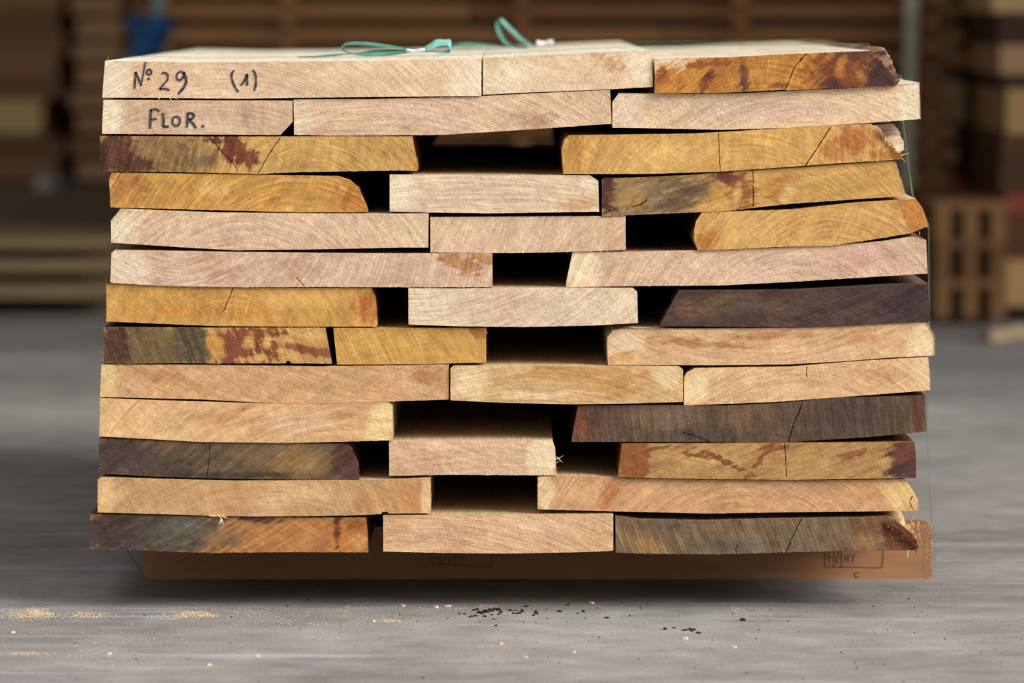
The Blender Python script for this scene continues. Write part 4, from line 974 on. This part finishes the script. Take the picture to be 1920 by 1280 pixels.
# back left: board ends seen beyond the low pile
def ends_column(px0, px1, Y, spec, depth, label, group):
    for (ya, yb, col, dx0, dx1) in spec:
        a, b_ = P(px0 + dx0, ya, Y), P(px1 + dx1, yb, Y)
        bgboard('board', a.x, b_.x, Y + rb.uniform(0, .05), Y + depth, b_.z, a.z, col, label, 'board', group, ROUGHY)
cols_l = []
y_ = 338
spec1 = []; spec2 = []
for q in range(8):
    hgt = 44
    spec1.append((y_ - hgt + 8, y_, rb.choice([(98,72,48),(84,62,44),(110,82,54)]), rb.uniform(-6, 6), rb.uniform(-10, 8))); y_ -= hgt + .4
y_ = 338
for q in range(8):
    spec2.append((y_ - 44 + 10, y_, rb.choice([(214,160,112),(176,132,94),(222,170,120)]), rb.uniform(-10, 8), rb.uniform(-4, 4))); y_ -= 44.4
spec1 = [(302,338,(170,128,92),2,-6),(256,301.6,(140,104,76),-4,4),(186,252,(244,204,140),0,-34),(142,185.6,(150,112,80),0,0),(104,141.6,(184,138,98),3,-8),(60,103.6,(160,120,84),-5,6),(16,59.6,(150,110,78),4,-4),(-30,15.6,(180,134,92),0,0)]
YL_ = 11.6
for spec, p0, p1, lb in ((spec1, -60, 112, 'far left'), (spec2, 138, 222, 'left')):
    zb = P(0, 338, YL_).z
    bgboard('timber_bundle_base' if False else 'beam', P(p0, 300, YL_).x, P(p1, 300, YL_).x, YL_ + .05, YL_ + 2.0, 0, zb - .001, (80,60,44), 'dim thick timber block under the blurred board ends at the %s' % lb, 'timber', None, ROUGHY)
    prev = 338
    for (ya, yb, col, d0, d1) in spec:
        a, b_ = P(p0 + d0, ya, YL_), P(p1 + d1, yb, YL_)
        lab_ = 'pale yellow blurred board end standing out at the far left edge' if col == (244,204,140) else 'dim blurred board end in the %s background stack' % lb
        bgboard('board', a.x, b_.x, YL_ + rb.uniform(0, .04), YL_ + 2.0, b_.z + .0002, a.z, col, lab_, 'board', None if col == (244,204,140) else 'board ends in the %s background' % lb, ROUGHY)
        # laths that fill up to the next board
for k in range(9):
    z0 = .1 + k * .11
    bgboard('board', -2.6, -.2, 15.2, 15.5, z0, z0 + .075, rb.choice([(176,132,92),(150,110,76)]), 'dim long board of the farthest stickered stack at left', 'board', 'boards of the farthest stack at left')
    for x in (-2.3, -1.4, -.5):
        bgboard('sticker', x, x + .06, 15.2, 15.5, z0 - (.1 if k == 0 else .0347), z0 - .0003, (120,90,66), 'spacer lath of the farthest stack at left', 'spacer lath', 'spacer laths of the farthest stack at left', ROUGHY)
# right: a stack of pallets and a pile of beam ends
def pallet(x0, x1, Y, z0, z1, col, label):
    root = bpy.data.objects.new('pallet', None); COL.objects.link(root); root.location = ((x0 + x1) / 2, Y, z0)
    tag(root, label, 'pallet', 'pallets at the right')
    W, H, D = x1 - x0, z1 - z0, 1.0
    bwd = W * .22
    for k in range(3):
        for yk in (0, D / 2 - .05, D - .1):
            xx = -W / 2 + (W - bwd) * k / 2
            q = MB(); q.box((xx, yk, .018), (xx + bwd, yk + .1, H - .022), 0, alb(col)); q.build('block', ROUGHY, root)
    for k in range(3):
        xx = -W / 2 + (W - bwd) * k / 2
        q = MB(); q.box((xx, 0, 0), (xx + bwd, D, .0178), 0, alb(col)); q.build('bottom_board', ROUGHY, root)
    for k in range(6):
        yk = (D - .11) * k / 5
        q = MB(); q.box((-W / 2, yk, H - .0218), (W / 2, yk + .11, H), 0, alb(col)); q.build('deck_board', ROUGH, root)
    return root
zb = [0, .118, .236, .354]
xp0, xp1 = P(1738, 480, 6.7).x, P(1868, 480, 6.7).x
zb = [0, .112, .224, .336]
lab_ = ['lowest', 'middle', 'topmost']
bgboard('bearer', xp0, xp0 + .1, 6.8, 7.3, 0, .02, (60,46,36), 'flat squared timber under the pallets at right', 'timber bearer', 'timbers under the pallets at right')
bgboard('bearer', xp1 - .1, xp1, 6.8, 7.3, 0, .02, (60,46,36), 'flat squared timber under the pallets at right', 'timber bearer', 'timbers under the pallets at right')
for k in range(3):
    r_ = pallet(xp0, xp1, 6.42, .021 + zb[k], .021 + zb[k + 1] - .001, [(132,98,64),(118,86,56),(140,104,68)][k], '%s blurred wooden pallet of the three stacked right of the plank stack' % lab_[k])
YR = 6.6
spec = [(-30,24,(196,164,118),'topmost pale beam end at the upper right corner',1862),(28,84,(70,52,38),'dark brown beam end under the topmost pale one at the right edge',1872),(86,140,(178,144,108),'pale pinkish beam end second from the top at the right edge',1876),
        (142,166,(62,46,36),'thin dark beam end between the two pale ones at the right edge',1880),(168,252,(182,146,100),'tall pale beam end in the middle of the right edge',1888),(254,300,(92,66,46),'dim brown beam end below the tall pale one at the right edge',1880),
        (302,364,(86,62,46),'darker brown beam end above the reddish one at the right edge',1876),(366,404,(150,78,58),'reddish beam end at the right edge',1884),(406,486,(100,70,46),'brown beam end below the reddish one at the right edge',1890),(488,576,(196,158,108),'lowest large pale beam end at the right edge',1878)]
for ya, yb, col, lab, p0 in spec:
    a, b_ = P(p0, ya, YR), P(2030, yb, YR)
    bgboard('beam', a.x, b_.x, YR, YR + 2.2, b_.z if lab[:6] != 'lowest' else b_.z, P(p0, ya - 1.8, YR).z, col, 'blurred ' + lab, 'beam', 'beam ends at the right edge', ROUGHY)
bgboard('bearer', P(1885, 500, YR).x, P(2030, 500, YR).x, YR + .15, YR + .25, 0, P(0, 576, YR).z - .0005, (60,46,36), 'squared timber under the pile of beam ends at the right edge', 'timber bearer', None)
# pack straps on the tall pile
PS = plain('pale_pack_strap', (.55, .55, .42), .5, .1); PSB = plain('grey_blue_pack_strap', (.22, .30, .34), .5, .1)
def vstrap(name, pts, Y, wd, mat, label):
    m = MB(); c = [P(a, b_, Y) for a, b_ in pts]
    V = []
    for p in c: V += [p + Vector((-wd / 2, 0, 0)), p + Vector((wd / 2, 0, 0)), p + Vector((wd / 2, .003, 0)), p + Vector((-wd / 2, .003, 0))]
    F = [(0, 1, 2, 3)]
    for k in range(len(c) - 1):
        for j in range(4): F.append((4 * k + j, 4 * k + (j + 1) % 4, 4 * k + 4 + (j + 1) % 4, 4 * k + 4 + j))
    F.append(tuple(4 * (len(c) - 1) + j for j in (3, 2, 1, 0)))
    m.add(V, F); o = m.build(name, mat); tag(o, label, 'strap'); return o
vstrap('strap', [(1710,-12),(1706,150),(1700,330),(1697,586)], YBk - .045, .038, PS, 'wide pale grey strap running down the blurred pile at upper right')
vstrap('strap', [(299,-12),(287,60),(276,110),(270,586)], YBk - .045, .034, PSB, 'pale blue grey strap running down the blurred pile at upper left')
# blue plastic sheet caught in the pile
m = MB(); nu, nv = 16, 14; V = []
for i_ in range(nu):
    for j_ in range(nv):
        u, v = i_ / (nu - 1), j_ / (nv - 1)
        px = 232 + 12 * v + (92 - 40 * v) * u + 6 * math.sin(v * 5); py = 28 + 100 * v
        q = P(px, py, YBk - .075 + .02 * math.sin(u * 9 + v * 3) + .01 * math.cos(v * 13)); V.append(q)
V2 = [q + Vector((0, .004, 0)) for q in V]; n0 = len(V); F = []
I = lambda a, b_: a * nv + b_
for i_ in range(nu - 1):
    for j_ in range(nv - 1):
        F.append((I(i_, j_), I(i_, j_ + 1), I(i_ + 1, j_ + 1), I(i_ + 1, j_))); F.append(tuple(n0 + t for t in (I(i_ + 1, j_), I(i_ + 1, j_ + 1), I(i_, j_ + 1), I(i_, j_))))
for i_ in range(nu - 1):
    F.append((I(i_, 0), I(i_ + 1, 0), n0 + I(i_ + 1, 0), n0 + I(i_, 0))); F.append((I(i_ + 1, nv - 1), I(i_, nv - 1), n0 + I(i_, nv - 1), n0 + I(i_ + 1, nv - 1)))
for j_ in range(nv - 1):
    F.append((I(0, j_ + 1), I(0, j_), n0 + I(0, j_), n0 + I(0, j_ + 1))); F.append((I(nu - 1, j_), I(nu - 1, j_ + 1), n0 + I(nu - 1, j_ + 1), n0 + I(nu - 1, j_)))
m.add(V + V2, F)
tag(m.build('plastic_sheet', plain('blue_plastic', (.02, .09, .24), .35), smooth=True), 'crumpled dark blue plastic sheet hanging on the blurred pile at upper left', 'plastic sheet')
# grey bundle on the low pile
def lump(name, loc, sc_, mat, label, cat, seed):
    import bmesh
    bm = bmesh.new(); bmesh.ops.create_icosphere(bm, subdivisions=3, radius=1.0)
    for v in bm.verts:
        v.co *= 1 + .35 * mnoise.noise(v.co * 2 + Vector((seed, 0, 0)))
        v.co.z = max(v.co.z, -.5)
    me = bpy.data.meshes.new(name); bm.to_mesh(me); bm.free(); me.materials.append(mat)
    for p in me.polygons: p.use_smooth = True
    o = bpy.data.objects.new(name, me); COL.objects.link(o); o.location = loc; o.scale = sc_; tag(o, label, cat); return o
g = G(100, 358, .224)
lump('plastic_bundle', (g.x, g.y, .224 + .5 * .045), (.075, .12, .045), plain('grey_plastic_film', (.34, .34, .33), .5), 'small blurred pale grey bundle lying on the low pile at left', 'plastic bundle', 3)
OFF = plain('pale_offcut', (.42, .33, .22), .85)
for px, py, s_, lab in ((1868,640,.030,'blurred pale offcut on the ground at the right, the one nearer the stack'),(1908,634,.034,'blurred pale offcut on the ground at the very right edge')):
    g = G(px, py); m = MB(); m.box((-s_, -.03, 0), (s_, .03, .034), .005, jit=.003); o = m.build('wood_offcut', OFF); o.location = (g.x, g.y, .0015); o.rotation_euler = (0, 0, .3); tag(o, lab, 'offcut')
